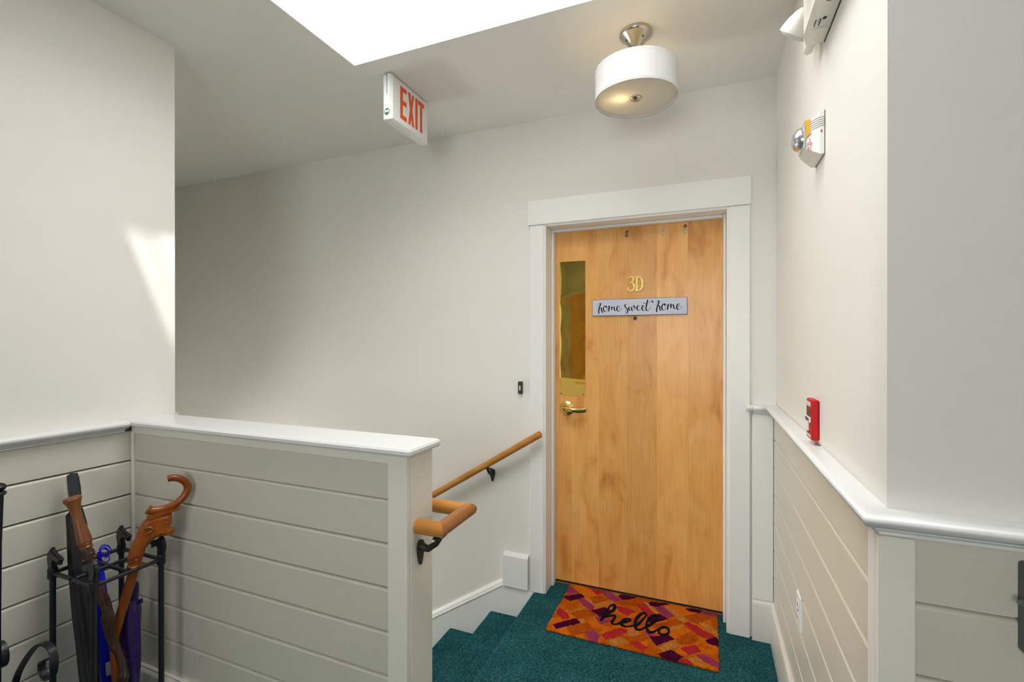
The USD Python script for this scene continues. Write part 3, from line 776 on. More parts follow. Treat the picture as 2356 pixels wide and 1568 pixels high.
part(cl, 'socket', lathe_on((bx, by, ZB + 0.067), (bx, by, ZB + 0.10), [(0, 0.016), (1, 0.016)], 16), 'white_plastic', 40)
part(cl, 'bulb', ball((CX + 0.062, CY + 0.012, ZB + 0.045), 0.022, 2), 'white_plastic', True, label='unlit bulb')
part(cl, 'socket', lathe_on((CX + 0.062, CY + 0.012, ZB + 0.067), (CX + 0.062, CY + 0.012, ZB + 0.10), [(0, 0.016), (1, 0.016)], 16), 'white_plastic', 40)
part(cl, 'socket_bar', box(CX - 0.085, CX + 0.085, CY - 0.013, CY + 0.013, ZB + 0.1005, ZB + 0.108), 'nickel')

# emergency light unit high on the right wall
em = thing('emergency_light', (RX, 1.40, 2.35), 'white emergency light unit with swivel lamp heads high on the right wall', 'emergency light')
ho = part(em, 'housing', hull([(RX - 0.003, y, z) for y in (1.21, 1.574) for z in (2.283, 2.452)] + [(0.262, y, z) for y in (1.214, 1.566) for z in (2.276, 2.446)] + [(0.2475, y, z) for y in (1.25, 1.512) for z in (2.277, 2.436)]), 'ivory_plastic')
part(em, 'back_plate', box(RX - 0.0028, RX - 0.0004, 1.209, 1.5755, 2.282, 2.453), 'dark_gap')
for y, x in ((1.462, 0.2655), (1.462, 0.276)):
    part(ho, 'vent_slot', box(x - 0.0007, x + 0.0007, y - 0.014, y + 0.014, 2.2745, 2.279), 'dark_gap')
part(ho, 'test_button', lathe_on((0.285, 1.45, 2.284), (0.285, 1.45, 2.2775), [(0, 0.005), (1, 0.0045)], 16), 'dark_gap', 40)
part(ho, 'cover_seam', box(0.2645, RX - 0.004, 1.4895, 1.4903, 2.276, 2.28), 'grey_plastic')
emblem(ho, (0.2855, 1.365, 2.2782), (0.09, 0, -1), 0.0155)


def lamp_head(base, tip, r):
    base, tip = np.asarray(base, float), np.asarray(tip, float)
    sq = lambda q, th: 0.09 * math.cos(4 * (th + 0.4)) * (0.3 + 0.7 * q)
    h = part(em, 'lamp_head', lathe_on(base, tip, [(0, r * 0.38), (0.05, r * 0.50), (0.2, r * 0.66), (0.5, r * 0.86), (0.8, r * 0.97), (0.95, r * 1.0), (1, r * 0.97)], 48, sq), 'ivory_plastic', 50)
    d = (tip - base)
    part(h, 'lens', lathe_on(base + d * 1.005, base + d * 1.16, [(0, r * 0.93), (0.5, r * 0.80), (0.85, r * 0.45), (1, r * 0.05)], 48, lambda q, th: 0.09 * math.cos(4 * (th + 0.4)) * (1 - q)), 'tag_white', 50)


lamp_head((0.283, 1.634, 2.421), (0.250, 1.668, 2.370), 0.047)
part(em, 'swivel', cat(box(0.268, 0.290, 1.5735, 1.640, 2.286, 2.350, 0.006)), 'ivory_plastic')
part(em, 'swivel_slot', box(0.2665, 0.2684, 1.588, 1.596, 2.296, 2.310), 'dark_gap')
lamp_head((0.236, 1.45, 2.40), (0.180, 1.40, 2.418), 0.040)
part(em, 'swivel', box(0.236, 0.252, 1.44, 1.46, 2.388, 2.41, 0.002), 'ivory_plastic')

# fire strobe with horn
sb = thing('fire_strobe', (RX, 1.63, 2.02), 'white fire alarm strobe with amber block and clear lens on the right wall', 'fire alarm strobe')
part(sb, 'back_plate', box(RX - 0.002, RX - 0.0004, 1.5695, 1.691, 1.966, 2.089), 'aged_steel')
bd = part(sb, 'body', hull([(x, y, z) for x, i0, i1, k0, k1 in ((RX - 0.0022, 0, 0, 0, 0), (RX - 0.013, 0, 0, 0, 0.001), (0.266, 0.016, 0.016, 0.024, 0.030), (0.2585, 0.03, 0.03, 0.034, 0.046)) for y in (1.570 + i0, 1.690 - i1) for z in (1.967 + k0, 2.088 - k1)]), 'white_plastic')
for k in range(5):
    z = 2.040 + 0.0062 * k
    part(bd, 'groove', cat(tube([(RX - 0.0025, 1.5698, z + 0.006), (RX - 0.0135, 1.5697, z + 0.005), (0.274, 1.582, z - 0.001)], 0.0006, 6)), 'dark_gap')
part(sb, 'amber_block', hull([(x, y, z) for x, y0, y1 in ((0.276, 1.580, 1.660), (0.262, 1.584, 1.66)) for y in (y0, y1) for z in (2.034 if x > 0.27 else 2.018, 2.072)]), 'amber_plastic')
lensm = ball((0, 0, 0), 1.0, 3)
lv_ = lensm.vertices.copy()
lensm.vertices = np.c_[0.2615 + 0.028 * np.minimum(lv_[:, 0], 0.0), 1.622 + 0.036 * np.sign(lv_[:, 1]) * np.abs(lv_[:, 1]) ** 0.7, 2.030 + 0.033 * lv_[:, 2]]
part(sb, 'lens', lensm, 'chrome_lens', True)
part(sb, 'lens_gasket', box(0.2605, 0.2635, 1.582, 1.662, 1.996, 2.064), 'grey_plastic')
part(bd, 'mounting_hole', prism(Polygon([(-0.004, -0.004), (0.004, -0.004), (0.004, 0.004), (-0.004, 0.004)]), 0.001, (0.284, 1.63, 1.9795), (0, 1, 0), (0.86, 0, -0.51), (-0.51, 0, -0.86)), 'dark_gap')
part(bd, 'indicator', box(RX - 0.0105, RX - 0.007, 1.5692, 1.5702, 2.027, 2.034), 'letter_red')


def letter(shape, o, a, b, n, m_, d=0.0006):
    return part(bd, 'letter', prism(unary_union([LineString(s).buffer(0.00062, cap_style=2) for s in shape]), d, o, a, b, n), m_)


H_ = 0.0105
F_ = [[(0, 0), (0, 1)], [(0, .95), (1, .95)], [(0, .55), (.8, .55)]]
I_ = [[(.5, 0), (.5, 1)]]
R_ = [[(0, 0), (0, 1)], [(0, .95), (.8, .95), (1, .72), (.8, .5), (0, .5)], [(.5, .5), (1, 0)]]
E_ = [[(0, 0), (0, 1)], [(0, .95), (1, .95)], [(0, .5), (.85, .5)], [(0, .05), (1, .05)]]
# the side of the body that faces the hall slopes from the wall to the front
sa_ = np.array([0.297 - 0.266, 1.570 - 1.586, 0.0])
sa_ /= np.linalg.norm(sa_)
sn = np.array([sa_[1], -sa_[0], 0.0])
for i, gph in enumerate((F_, I_, R_, E_)):
    o = np.array([0.2705, 1.5838, 2.0205 - i * 0.0124]) + sn * 0.0002
    letter([[(x * 0.0098, z * H_) for x, z in s] for s in gph], o, sa_, np.array([0, 0, 1.0]), sn, 'letter_red')

# fire alarm pull station
ps = thing('pull_station', (RX, 1.655, 1.14), 'small red fire alarm pull station above the chair rail', 'fire alarm')
part(ps, 'back_plate', box(RX - 0.003, RX - 0.0004, 1.617, 1.698, 1.137, 1.262), 'ivory_plastic')
pb = part(ps, 'body', rbox(0.2855, RX - 0.0032, 1.620, 1.695, 1.144, 1.264, 0.006), 'alarm_red', 30)
part(pb, 'lettering_panel', box(0.2846, 0.286, 1.630, 1.688, 1.243, 1.256, 0.0004), 'tag_white')
part(pb, 'label', box(0.2846, 0.286, 1.627, 1.6885, 1.152, 1.160, 0.0004), 'tag_white')
pr_ = part(pb, 'handle_recess', box(0.2849, 0.2858, 1.629, 1.686, 1.212, 1.236), 'dark_red')
hd = part(ps, 'pull_handle', cat(box(0.2815, 0.2856, 1.626, 1.690, 1.196, 1.212, 0.001), box(0.2815, 0.2856, 1.650, 1.666, 1.168, 1.198, 0.001)), 'white_plastic')
part(hd, 'handle_label', box(0.2809, 0.2817, 1.634, 1.682, 1.199, 1.209), 'wall_box_grey')
part(pb, 'key_slot', lathe_on((0.2858, 1.658, 1.166), (0.284, 1.658, 1.166), [(0, 0.0045), (1, 0.004)], 12), 'dark_gap')
part(pb, 'side_screw', lathe_on((0.2955, 1.6203, 1.246), (0.2955, 1.6192, 1.246), [(0, 0.002), (1, 0.0018)], 10), 'dark_gap')

# power outlet in the planks
ou = thing('wall_outlet', (0.297, 1.865, 0.515), 'white double power outlet low on the right wall planks', 'power outlet')
op = part(ou, 'cover_plate', hull([(0.2968, y, z) for y in (1.83, 1.90) for z in (0.46, 0.575)] + [(0.2905, y, z) for y in (1.833, 1.897) for z in (0.463, 0.572)]), 'white_plastic')
for z in (0.539, 0.497):
    rc = part(ou, 'receptacle', prism(Point(0, 0).buffer(0.0165, 12).intersection(Polygon([(-0.02, -0.0135), (0.02, -0.0135), (0.02, 0.0135), (-0.02, 0.0135)])), 0.002, (0.291, 1.865, z), (0, 1, 0), (0, 0, 1), (-1, 0, 0)), 'white_plastic')
    for dy in (-0.006, 0.006):
        part(rc, 'slot', box(0.2884, 0.2892, 1.865 + dy - 0.0013, 1.865 + dy + 0.0013, z - 0.004, z + 0.004), 'dark_gap')
part(ou, 'cover_screw', lathe_on((0.2908, 1.865, 0.518), (0.2892, 1.865, 0.518), [(0, 0.003), (1, 0.0025)], 12), 'aged_steel')

# doorbell push
db = thing('doorbell', (-0.997, BY, 1.164), 'small black doorbell with a pale yellow button left of the door', 'doorbell')
part(db, 'housing', rbox(-1.0095, -0.9845, BY - 0.019, BY - 0.0004, 1.128, 1.2005, 0.003), 'wall_box_dark', 30)
part(db, 'button', rbox(-1.0015, -0.9925, BY - 0.0215, BY - 0.0185, 1.150, 1.178, 0.0012), 'yellow_button', 30)
for z in (1.1345, 1.1935):
    part(db, 'screw', lathe_on((-0.997, BY - 0.0185, z), (-0.997, BY - 0.0202, z), [(0, 0.0028), (1, 0.0022)], 12), 'steel')

# wooden handrail on the back wall
HRY = 2.500
ha, hb = np.array([-0.853, HRY, 0.918]), np.array([-3.20, HRY, 0.918 - 0.6135 * 2.347])
h1 = thing('handrail', (-0.853, HRY, 0.918), 'round wooden handrail sloping down the back wall', 'handrail')
hm = lathe_on(ha, hb, [(0, 0.0155), (0.0006, 0.0182), (0.0015, 0.0195), (0.9985, 0.0195), (1, 0.017)], 28)
part(h1, 'rail', hm, 'rail_wood', 40)


def bracket(parent, root, out, side, m_='bracket_iron', drop=0.0):
    """Cast handrail bracket: a pear-shaped wall rose and an arm that rises to a saddle under the rail; root on the wall, out the way to the rail."""
    root, out = np.asarray(root, float), np.asarray(out, float)
    side = np.asarray(side, float)
    z = np.array([0, 0, 1.0])
    rose = Polygon([(0.017 * math.sin(t) * (1.0 if math.cos(t) > 0 else 1.0 - 0.45 * (-math.cos(t)) ** 1.2), 0.019 * math.cos(t) if math.cos(t) > 0 else 0.056 * math.cos(t)) for t in np.linspace(0, 2 * math.pi, 36, endpoint=False)])
    b = part(parent, 'bracket', prism(rose, 0.007, root, side, z, out), m_, 50)
    arm = bones([[(root + out * 0.006 + z * 0.0, 0.0125), (root + out * 0.030 - z * 0.004, 0.0095), (root + out * 0.058 + z * 0.016, 0.0085), (root + out * 0.070 + z * 0.034, 0.0085)]], 0.004, 8)
    part(b, 'arm', arm, m_, True)
    sd = root + out * 0.070 + z * 0.0385
    part(b, 'saddle', hull([sd + side * i + out * j + z * k for i in (-0.022, 0.022) for j in (-0.011, 0.011) for k in (-0.003, 0.003)]), m_)
    return b


bz = 0.918 - 0.6135 * (1.175 - 0.853)
bracket(h1, (-1.178, BY - 0.0005, bz - 0.066), (0, -1, 0), (1, 0, 0))

# handrail returning round the end of the half wall
HZ = 0.884
h2 = thing('handrail', (-0.72, 1.29, HZ), 'thick wooden handrail wrapping around the end of the half wall', 'handrail')
R2 = 0.0222


def mitred(pts, r, n=28):
    """A round rail with mitred corners in the horizontal plane."""
    P = np.asarray(pts, float)
    ang = np.arange(n) * 2 * np.pi / n
    d = np.diff(P, axis=0)
    d /= np.linalg.norm(d, axis=1, keepdims=True)
    segs = []
    for i in range(len(P) - 1):
        s = np.cross(d[i], [0, 0, 1.0])
        rim = r * np.cos(ang)[:, None] * s + r * np.sin(ang)[:, None] * np.array([0, 0, 1.0])

        def cut(k, at):
            if 0 < k < len(P) - 1:
                nn = d[k - 1] + d[k]
                return at + rim - d[i] * ((rim @ nn) / (d[i] @ nn))[:, None]
            return at + rim
        a, b = cut(i, P[i]), cut(i + 1, P[i + 1])
        v = np.vstack([a, b, a.mean(0), b.mean(0)])
        f = []
        for j in range(n):
            k = (j + 1) % n
            f += [[j, k, n + k], [j, n + k, n + j], [2 * n, k, j], [2 * n + 1, n + j, n + k]]
        m = trimesh.Trimesh(v, f, process=False)
        if m.volume < 0:
            m.invert()
        segs.append(m)
    return segs


sg = mitred([(-0.799, 1.205, HZ), (-0.7215, 1.205, HZ), (-0.7215, 1.378, HZ), (-1.02, 1.378, HZ)], R2)
for m_, mt in zip(sg, ('rail_wood', 'rail_end_wood', 'rail_wood')):
    part(h2, 'rail_piece', m_, mt, 40)
dn = lathe_on((-1.02, 1.378, HZ), (-2.9, 1.378, HZ - 0.6 * 1.88), [(0, R2), (1, R2)], 24)
part(h2, 'rail_piece', dn, 'rail_wood', 40)
bracket(h2, (-0.7995, 1.215, HZ - 0.064), (1, 0, 0), (0, 1, 0))
bracket(h2, (-1.25, HW1 + 0.0005, HZ - 0.066 - 0.6 * 0.23), (0, 1, 0), (1, 0, 0))

# dark wall box cut by the right edge of the picture
wb = thing('wall_box', (0.56, 1.062, 1.0), 'dark grey rounded wall box with a teal latch on the planks at far right', 'wall box')
fr_ = Polygon([(0.4925, 0.925), (0.65, 0.925), (0.65, 1.064), (0.4925, 1.064)]).buffer(0.006).difference(Polygon([(0.4965, 0.946), (0.646, 0.946), (0.646, 1.047), (0.4965, 1.047)]).buffer(0.002))
part(wb, 'frame', prism(fr_, 0.022, (0, 1.0615, 0), (1, 0, 0), (0, 0, 1), (0, -1, 0)), 'wall_box_grey')
part(wb, 'panel', box(0.4935, 0.649, 1.050, 1.0612, 0.941, 1.052), 'wall_box_dark')
part(wb, 'lower_lip', rbox(0.4915, 0.651, 1.034, 1.040, 0.926, 0.944, 0.0025), 'wall_box_dark', 30)
la = part(wb, 'latch', hull([(x, y, z) for x, z in ((0.4735, 1.008), (0.4775, 1.0135), (0.505, 1.014), (0.505, 0.999), (0.4895, 1.0)) for y in (1.029, 1.038)]), 'latch_teal')
part(la, 'latch_pin', lathe_on((0.482, 1.0292, 1.008), (0.482, 1.0275, 1.008), [(0, 0.0022), (1, 0.002)], 10), 'dark_gap')

# ================================================================== doormat
MAT = ["M 6,438 52,403 74,381 16,342 -3,373",
 "P -3,315 84,380 115,350 46,279",
 "T 84,383 116,357 179,303 174,293 115,348",
 "R 93,469 205,485 222,466 171,399 131,435",
 "D 135,359 190,400 246,375 173,304",
 "M 178,461 211,474 310,401 268,357 208,408",
 "T 210,477 310,478 280,431",
 "P 280,431 304,475 401,474 344,419 312,403",
 "T 168,298 265,374 277,355 191,278",
 "M 75,315 111,336 184,281 185,235 141,252",
 "T 58,180 140,257 169,240 151,250 69,171",
 "R 7,203 72,161 89,124 62,102 12,136",
 "P 22,44 117,141 150,106 50,10",
 "T 132,131 156,152 171,126 154,103",
 "D 75,173 167,245 210,217 203,193 127,139",
 "P 173,236 230,294 276,278 269,220 233,194",
 "M 203,193 255,203 293,186 252,128 223,157",
 "D 93,42 184,121 229,78 193,34 136,-9",
 "M 186,41 221,74 264,43 258,-6 228,-18",
 "R 262,52 335,141 390,144 347,68 291,21",
 "T 298,10 352,70 388,47 334,-11",
 "R 272,335 321,331 395,316 362,258 311,281",
 "D 285,364 411,472 497,463 387,370 330,347",
 "R 391,384 426,416 490,343 456,285",
 "T 419,426 440,434 504,349 488,332",
 "P 443,429 462,447 567,471 490,401 461,401",
 "M 483,392 524,426 586,350 549,313",
 "P 451,283 508,339 561,312 503,262 472,239",
 "T 524,415 558,429 653,334 627,302 580,358",
 "D 630,367 695,427 739,423 772,415 697,320 653,334",
 "P 632,442 672,469 728,458 706,426 656,423",
 "M 706,432 722,461 789,466 786,431 756,419",
 "T 699,327 723,352 796,291 790,250",
 "R 630,303 653,323 780,245 749,209 698,221",
 "P 731,197 780,245 794,223 795,169 749,173",
 "D 480,221 604,330 627,307 511,183",
 "T 556,222 627,292 639,276 573,209",
 "P 480,122 565,176 598,152 522,66",
 "T 532,61 593,141 626,100 550,34",
 "D 598,152 666,247 709,197 669,135 625,117",
 "R 624,90 689,144 715,101 662,54",
 "P 532,9 583,64 644,30 612,-8 553,-7",
 "R 625,6 658,23 683,5 660,-20",
 "M 691,66 729,90 795,43 794,4 729,32",
 "M 449,158 491,166 514,146 480,122",
 "D 363,74 450,149 481,104 412,30",
 "R 401,34 433,70 483,41 468,0",
 "T 375,137 423,147 447,128 393,87",
 "T 644,30 701,45 748,8 683,5"]
HELLO = "239,165 244,211 252,275 262,318 275,331 283,319 284,284 270,252 255,211 244,173 239,165 243,179 257,203 276,222 294,233 303,227 298,199 295,172 303,157 322,164 336,184 356,198 376,214 380,227 370,232 351,217 342,189 348,165 366,160 386,171 402,183 419,202 435,247 446,287 446,313 432,315 416,285 405,239 406,195 415,163 429,156 444,171 455,189 471,212 489,245 503,285 504,313 493,319 477,300 462,254 459,213 466,180 479,159 495,165 512,187 526,211 544,228 560,224 567,203 562,176 545,161 528,166 521,185 526,209"
MX, MY, MW, MD = -0.735, 2.232, 0.788, 0.466
dm = thing('doormat', (MX + MW / 2, MY + MD / 2, 0.0), 'coir doormat in orange and purple blocks reading hello before the door', 'doormat')
part(dm, 'backing', box(MX + 0.002, MX + MW - 0.002, MY + 0.002, MY + MD - 0.002, 0.0005, 0.0035), 'dark_gap')
COL = dict(O=(0.66, 0.155, 0.008), D=(0.42, 0.078, 0.006), P=(0.070, 0.004, 0.028), M=(0.31, 0.042, 0.100), R=(0.44, 0.026, 0.030), T=(0.50, 0.205, 0.042))
NX, NY = 394, 233
gx, gy = np.meshgrid(np.linspace(0, MW, NX + 1), np.linspace(0, MD, NY + 1))
P3 = np.c_[gx.ravel(), gy.ravel(), np.zeros(gx.size)]
wob = np.c_[meshkit.noise(P3 * 130, 1) - 0.5, meshkit.noise(P3 * 130, 2) - 0.5] * 0.006
qp = P3[:, :2] + wob
blend = np.clip((meshkit.fbm(P3 * 14, 3, 5) - 0.42) * 5, 0, 1)[:, None]
colr = np.array(COL['O']) * (1 - blend * 0.75) + np.array(COL['D']) * blend * 0.75
for s in MAT:
    k, pts = s.split(' ', 1)
    g = Polygon(nums(pts) / 1000.0)
    if not g.is_valid:
        g = g.buffer(0)
    ins = shapely.contains_xy(g, qp[:, 0], qp[:, 1])
    colr[ins] = np.array(COL[k]) * (0.82 + 0.4 * meshkit.fbm(P3[ins] * 40, 2, 9))[:, None]
colr = colr * (0.74 + 0.5 * meshkit.noise(P3 * 330, 4))[:, None]
edge = np.minimum.reduce([P3[:, 0], MW - P3[:, 0], P3[:, 1], MD - P3[:, 1]])
hz = 0.0145 + 0.0035 * (meshkit.noise(P3 * 260, 6) - 0.5) + 0.0015 * (meshkit.fbm(P3 * 30, 2, 8) - 0.5) - 0.005 * np.exp(-edge / 0.004)
fray = np.where(edge < 0.0025, 1.0, 0.0) * (meshkit.noise(P3 * 150, 11) - 0.35) * 0.006
ex_ = np.where(gx.ravel() < 0.002, -fray, np.where(gx.ravel() > MW - 0.002, fray, 0))
ey_ = np.where(gy.ravel() < 0.002, -fray, np.where(gy.ravel() > MD - 0.002, -np.abs(fray) * 0.2, 0))
vt = np.c_[MX + P3[:, 0] + ex_, MY + P3[:, 1] + ey_, hz]
idx = np.arange(gx.size).reshape(NY + 1, NX + 1)
fq = np.concatenate([np.stack([idx[:-1, :-1], idx[:-1, 1:], idx[1:, 1:]], -1).reshape(-1, 3), np.stack([idx[:-1, :-1], idx[1:, 1:], idx[1:, :-1]], -1).reshape(-1, 3)])
rim = np.concatenate([idx[0, :], idx[1:, -1], idx[-1, -2::-1], idx[-2:0:-1, 0]])
low = vt[rim].copy()
low[:, 2] = 0.0036
nb = len(vt)
vt2 = np.vstack([vt, low])
k = len(rim)
ii = np.arange(k)
jj = (ii + 1) % k
fs = np.concatenate([np.stack([rim[ii], nb + ii, nb + jj], 1), np.stack([rim[ii], nb + jj, rim[jj]], 1)])
c_all = np.vstack([colr, colr[rim] * 0.5 + np.array([0.30, 0.12, 0.02]) * 0.5])
pile = part(dm, 'coir_pile', (vt2, np.vstack([fq, fs])), 'coir_print', False)
UsdGeom.PrimvarsAPI(pile.prim).CreatePrimvar('matcolor', Sdf.ValueTypeNames.Color3fArray, 'vertex').Set(Vt.Vec3fArray.FromNumpy(np.clip(c_all, 0, 1).astype(np.float32)))
hp = nums(HELLO) / 1000.0
hs = spline(hp, 6)
hg = unary_union([shapely.MultiPoint([q for kk in (i, i + 1) for q in Point(*hs[kk]).buffer(0.0062 + 0.0022 * math.sin(hs[kk][0] * 95), 5).exterior.coords]).convex_hull for i in range(len(hs) - 1)])
part(dm, 'lettering', prism(hg.simplify(0.0004), 0.0045, (MX, MY, 0.0132), (1, 0, 0), (0, 1, 0), (0, 0, 1)), 'letter_black', label='black script word')

# ================================================================== cane stand and what stands in it
SX0, SX1, SY0, SY1, ST = -1.992, -1.764, 0.868, 1.066, 0.68
cs = thing('cane_stand', ((SX0 + SX1) / 2, (SY0 + SY1) / 2, 0.0), 'black iron cane stand with horse head finials in the left corner', 'umbrella stand')
RB = 0.0085
posts = [(SX0, SY0, 1), (SX1, SY0, -1), (SX0, SY1, 1), (SX1, SY1, -1)]
horse = [(-0.012, 0.000), (0.012, 0.000), (0.013, 0.010), (0.010, 0.020), (0.014, 0.027), (0.024, 0.030), (0.034, 0.027), (0.042, 0.021), (0.047, 0.020), (0.044, 0.026), (0.040, 0.028), (0.050, 0.030), (0.053, 0.036), (0.047, 0.041), (0.034, 0.045), (0.022, 0.049), (0.010, 0.055), (0.003, 0.060), (0.000, 0.067), (-0.004, 0.061), (-0.011, 0.055), (-0.017, 0.044), (-0.019, 0.030), (-0.016, 0.014)]
HP = Polygon(horse).buffer(0.0015)
for x, y, s in posts:
    leg = part(cs, 'leg', lathe_on((x, y, 0.0), (x, y, ST - 0.022), [(0, 0.0125), (0.012, 0.0125), (0.016, RB), (1, RB)], 18), 'black_iron', 40)
    part(leg, 'collar', lathe_on((x, y, ST - 0.0225), (x, y, ST + 0.012), [(0, 0.0125), (0.1, 0.0135), (0.9, 0.0135), (1, 0.011)], 18), 'black_iron', 40)
    hs_ = cat(prism(HP, 0.009, (x, y - 0.0045, ST + 0.010), (s, 0, 0), (0, 0, 1), (0, 1, 0)), prism(HP.buffer(-0.0035), 0.015, (x, y - 0.0075, ST + 0.010), (s, 0, 0), (0, 0, 1), (0, 1, 0)))
    part(leg, 'horse_head', hs_, 'black_iron')
mx_, my_ = (SX0 + SX1) / 2, (SY0 + SY1) / 2
for x in (SX0, mx_, SX1):
    part(cs, 'top_rod', lathe_on((x, SY0 + 0.009, ST - 0.006), (x, SY1 - 0.009, ST - 0.006), [(0, 0.0065), (1, 0.0065)], 14), 'black_iron', 40)
for y in (SY0, my_, SY1):
    for a, b in ((SX0 + 0.009, mx_ - 0.006), (mx_ + 0.006, SX1 - 0.009)):
        part(cs, 'top_rod', lathe_on((a, y, ST - 0.006), (b, y, ST - 0.006), [(0, 0.0065), (1, 0.0065)], 14), 'black_iron', 40)
for y in (SY0, SY1):
    part(cs, 'base_rod', lathe_on((SX0 + 0.012, y, 0.05), (SX1 - 0.012, y, 0.05), [(0, 0.0065), (1, 0.0065)], 14), 'black_iron', 40)
for x in (SX0, SX1):
    part(cs, 'base_rod', lathe_on((x, SY0 + 0.012, 0.05), (x, SY1 - 0.012, 0.05), [(0, 0.0065), (1, 0.0065)], 14), 'black_iron', 40)
part(cs, 'drip_tray', box(SX0 + 0.010, SX1 - 0.010, SY0 + 0.010, SY1 - 0.010, 0.004, 0.010, 0.001), 'black_iron')


def on_line(a, b, z):
    t = (z - a[2]) / (b[2] - a[2])
    return np.asarray(a) + (np.asarray(b) - np.asarray(a)) * t


def umbrella(name, label, top, low, z_top, rmax, m_, pleats=8, strap=True, zfoot=0.012, tops=0.3, sharp=False):
    """A rolled umbrella on the line top-low: pleated canopy, ferrule and strap; returns the node and its top point."""
    foot, neck = on_line(top, low, zfoot), on_line(top, low, z_top)
    u_ = thing(name, foot, label, 'umbrella', )
    prof_ = [(0.0, 0.006), (0.06, 0.007), (0.07, rmax * 0.42), (0.2, rmax * 0.62), (0.4, rmax * 0.85), (0.6, rmax), (0.8, rmax * 0.97), (0.93, rmax * (0.55 + tops)), (1.0, rmax * 0.5)]
    if sharp:
        prof_ = [(0.0, 0.006), (0.06, 0.007), (0.07, rmax * 0.6), (0.2, rmax), (0.45, rmax), (0.7, rmax * 0.72), (0.9, rmax * 0.42), (1.0, rmax * 0.28)]
    s = np.linspace(0, 1, 46)
    pf = list(zip(s, np.interp(s, [p for p, _ in prof_], [r for _, r in prof_])))
    can = part(u_, 'canopy', lathe_on(foot, neck, pf, 64, lambda q, th: 0.11 * math.sin(pleats * th + 9 * q) * (1 if q > 0.07 else 0)), m_, True)
    if strap:
        a = foot + (neck - foot) * 0.62
        b = foot + (neck - foot) * 0.645
        part(can, 'strap', lathe_on(a, b, [(0, rmax * 1.10), (1, rmax * 1.10)], 40), m_, 40)
    part(u_, 'ferrule', lathe_on(on_line(top, low, zfoot - 0.001), on_line(top, low, zfoot + 0.05), [(0, 0.004), (0.2, 0.0055), (1, 0.0058)], 12), 'aged_steel', 40)
    return u_, neck


# big black umbrella with a slab handle
bt, bl = np.array([-2.030, 0.94, 0.983]), np.array([-1.890, 0.920, 0.300])
ub, nk = umbrella('umbrella', 'tall black rolled umbrella with ribbed slab handle behind the brown cane', bt, bl, 0.868, 0.029, 'umbrella_black', 7, strap=False)
bdir = (bt - bl) / np.linalg.norm(bt - bl)
hside = np.array([0.45, 0.89, 0.0])
hside -= bdir * (hside @ bdir)
hside /= np.linalg.norm(hside)
hnorm = np.cross(bdir, hside)
h0 = on_line(bt, bl, 0.872)
slab = Polygon([(-0.011, 0.0), (0.013, 0.0), (0.0165, 0.03), (0.0165, 0.06), (0.0135, 0.095), (0.012, 0.108), (-0.006, 0.111), (-0.0165, 0.104), (-0.0165, 0.06), (-0.014, 0.03)])
hn = part(ub, 'handle', cat(prism(slab, 0.014, h0 - hnorm * 0.007, hside, bdir, hnorm), prism(slab.buffer(-0.003), 0.020, h0 - hnorm * 0.010, hside, bdir, hnorm)), 'umbrella_handle')
for k in range(10):
    c_ = h0 + bdir * (0.032 + 0.0066 * k) - hside * 0.0165
    part(hn, 'grip_rib', hull([c_ + hside * i + bdir * j + hnorm * l for i in (-0.0012, 0.004) for j in (-0.0015, 0.0015) for l in (-0.0085, 0.0085)]), 'wall_box_grey')
for k in range(16):
    c_ = h0 + bdir * (0.016 + 0.0052 * k) + hside * (0.0155 if 3 < k < 11 else 0.0145)
    part(hn, 'grip_rib', hull([c_ + hside * i + bdir * j + hnorm * l for i in (-0.003, 0.0016) for j in (-0.0012, 0.0012) for l in (-0.0085, 0.0085)]), 'umbrella_handle')
fl_ = Polygon([(-0.027, -0.016), (-0.018, -0.006), (0.016, 0.0), (0.019, -0.05), (0.016, -0.15), (-0.022, -0.16), (-0.028, -0.05)])
part(ub, 'loose_fold', prism(fl_, 0.010, h0 + hnorm * 0.004 - bdir * 0.012, hside, bdir, hnorm), 'umbrella_black')
part(ub, 'snap_button', ball(h0 + bdir * -0.018 + hside * 0.010 - hnorm * 0.0075, 0.0035, 2), 'steel', True)

# carved walking stick: waisted brown grip, dark carved head, knotty dark shaft
at, al = np.array([-1.919, 0.885, 0.929]), np.array([-1.795, 0.967, 0.322])
ag = on_line(at, al, 0.722)
w1 = thing('walking_stick', (-1.800, 0.972, 0.012), 'carved walking stick with waisted brown grip and dark knotty shaft', 'walking stick')
part(w1, 'grip', lathe_on(at, on_line(at, al, 0.775), [(0, 0.004), (0.005, 0.017), (0.02, 0.0225), (0.06, 0.0245), (0.085, 0.0235), (0.10, 0.0222), (0.20, 0.0170), (0.33, 0.0136), (0.45, 0.0132), (0.6, 0.0148), (0.8, 0.0182), (0.93, 0.0200), (0.99, 0.0195), (1, 0.017)], 32), 'oiled_wood', 30)
part(w1, 'collar_ring', lathe_on(on_line(at, al, 0.776), on_line(at, al, 0.756), [(0, 0.0165), (0.2, 0.0185), (0.4, 0.0165), (0.5, 0.0150), (0.7, 0.0178), (1, 0.0155)], 28), 'oiled_wood', 30)
d_ = (al - at) / np.linalg.norm(al - at)
e_ = np.cross(d_, [0.93, -0.37, 0.0])
e_ /= np.linalg.norm(e_)
g_ = np.cross(e_, d_)
hc = [on_line(at, al, z) for z in (0.754, 0.738, 0.722, 0.706)]
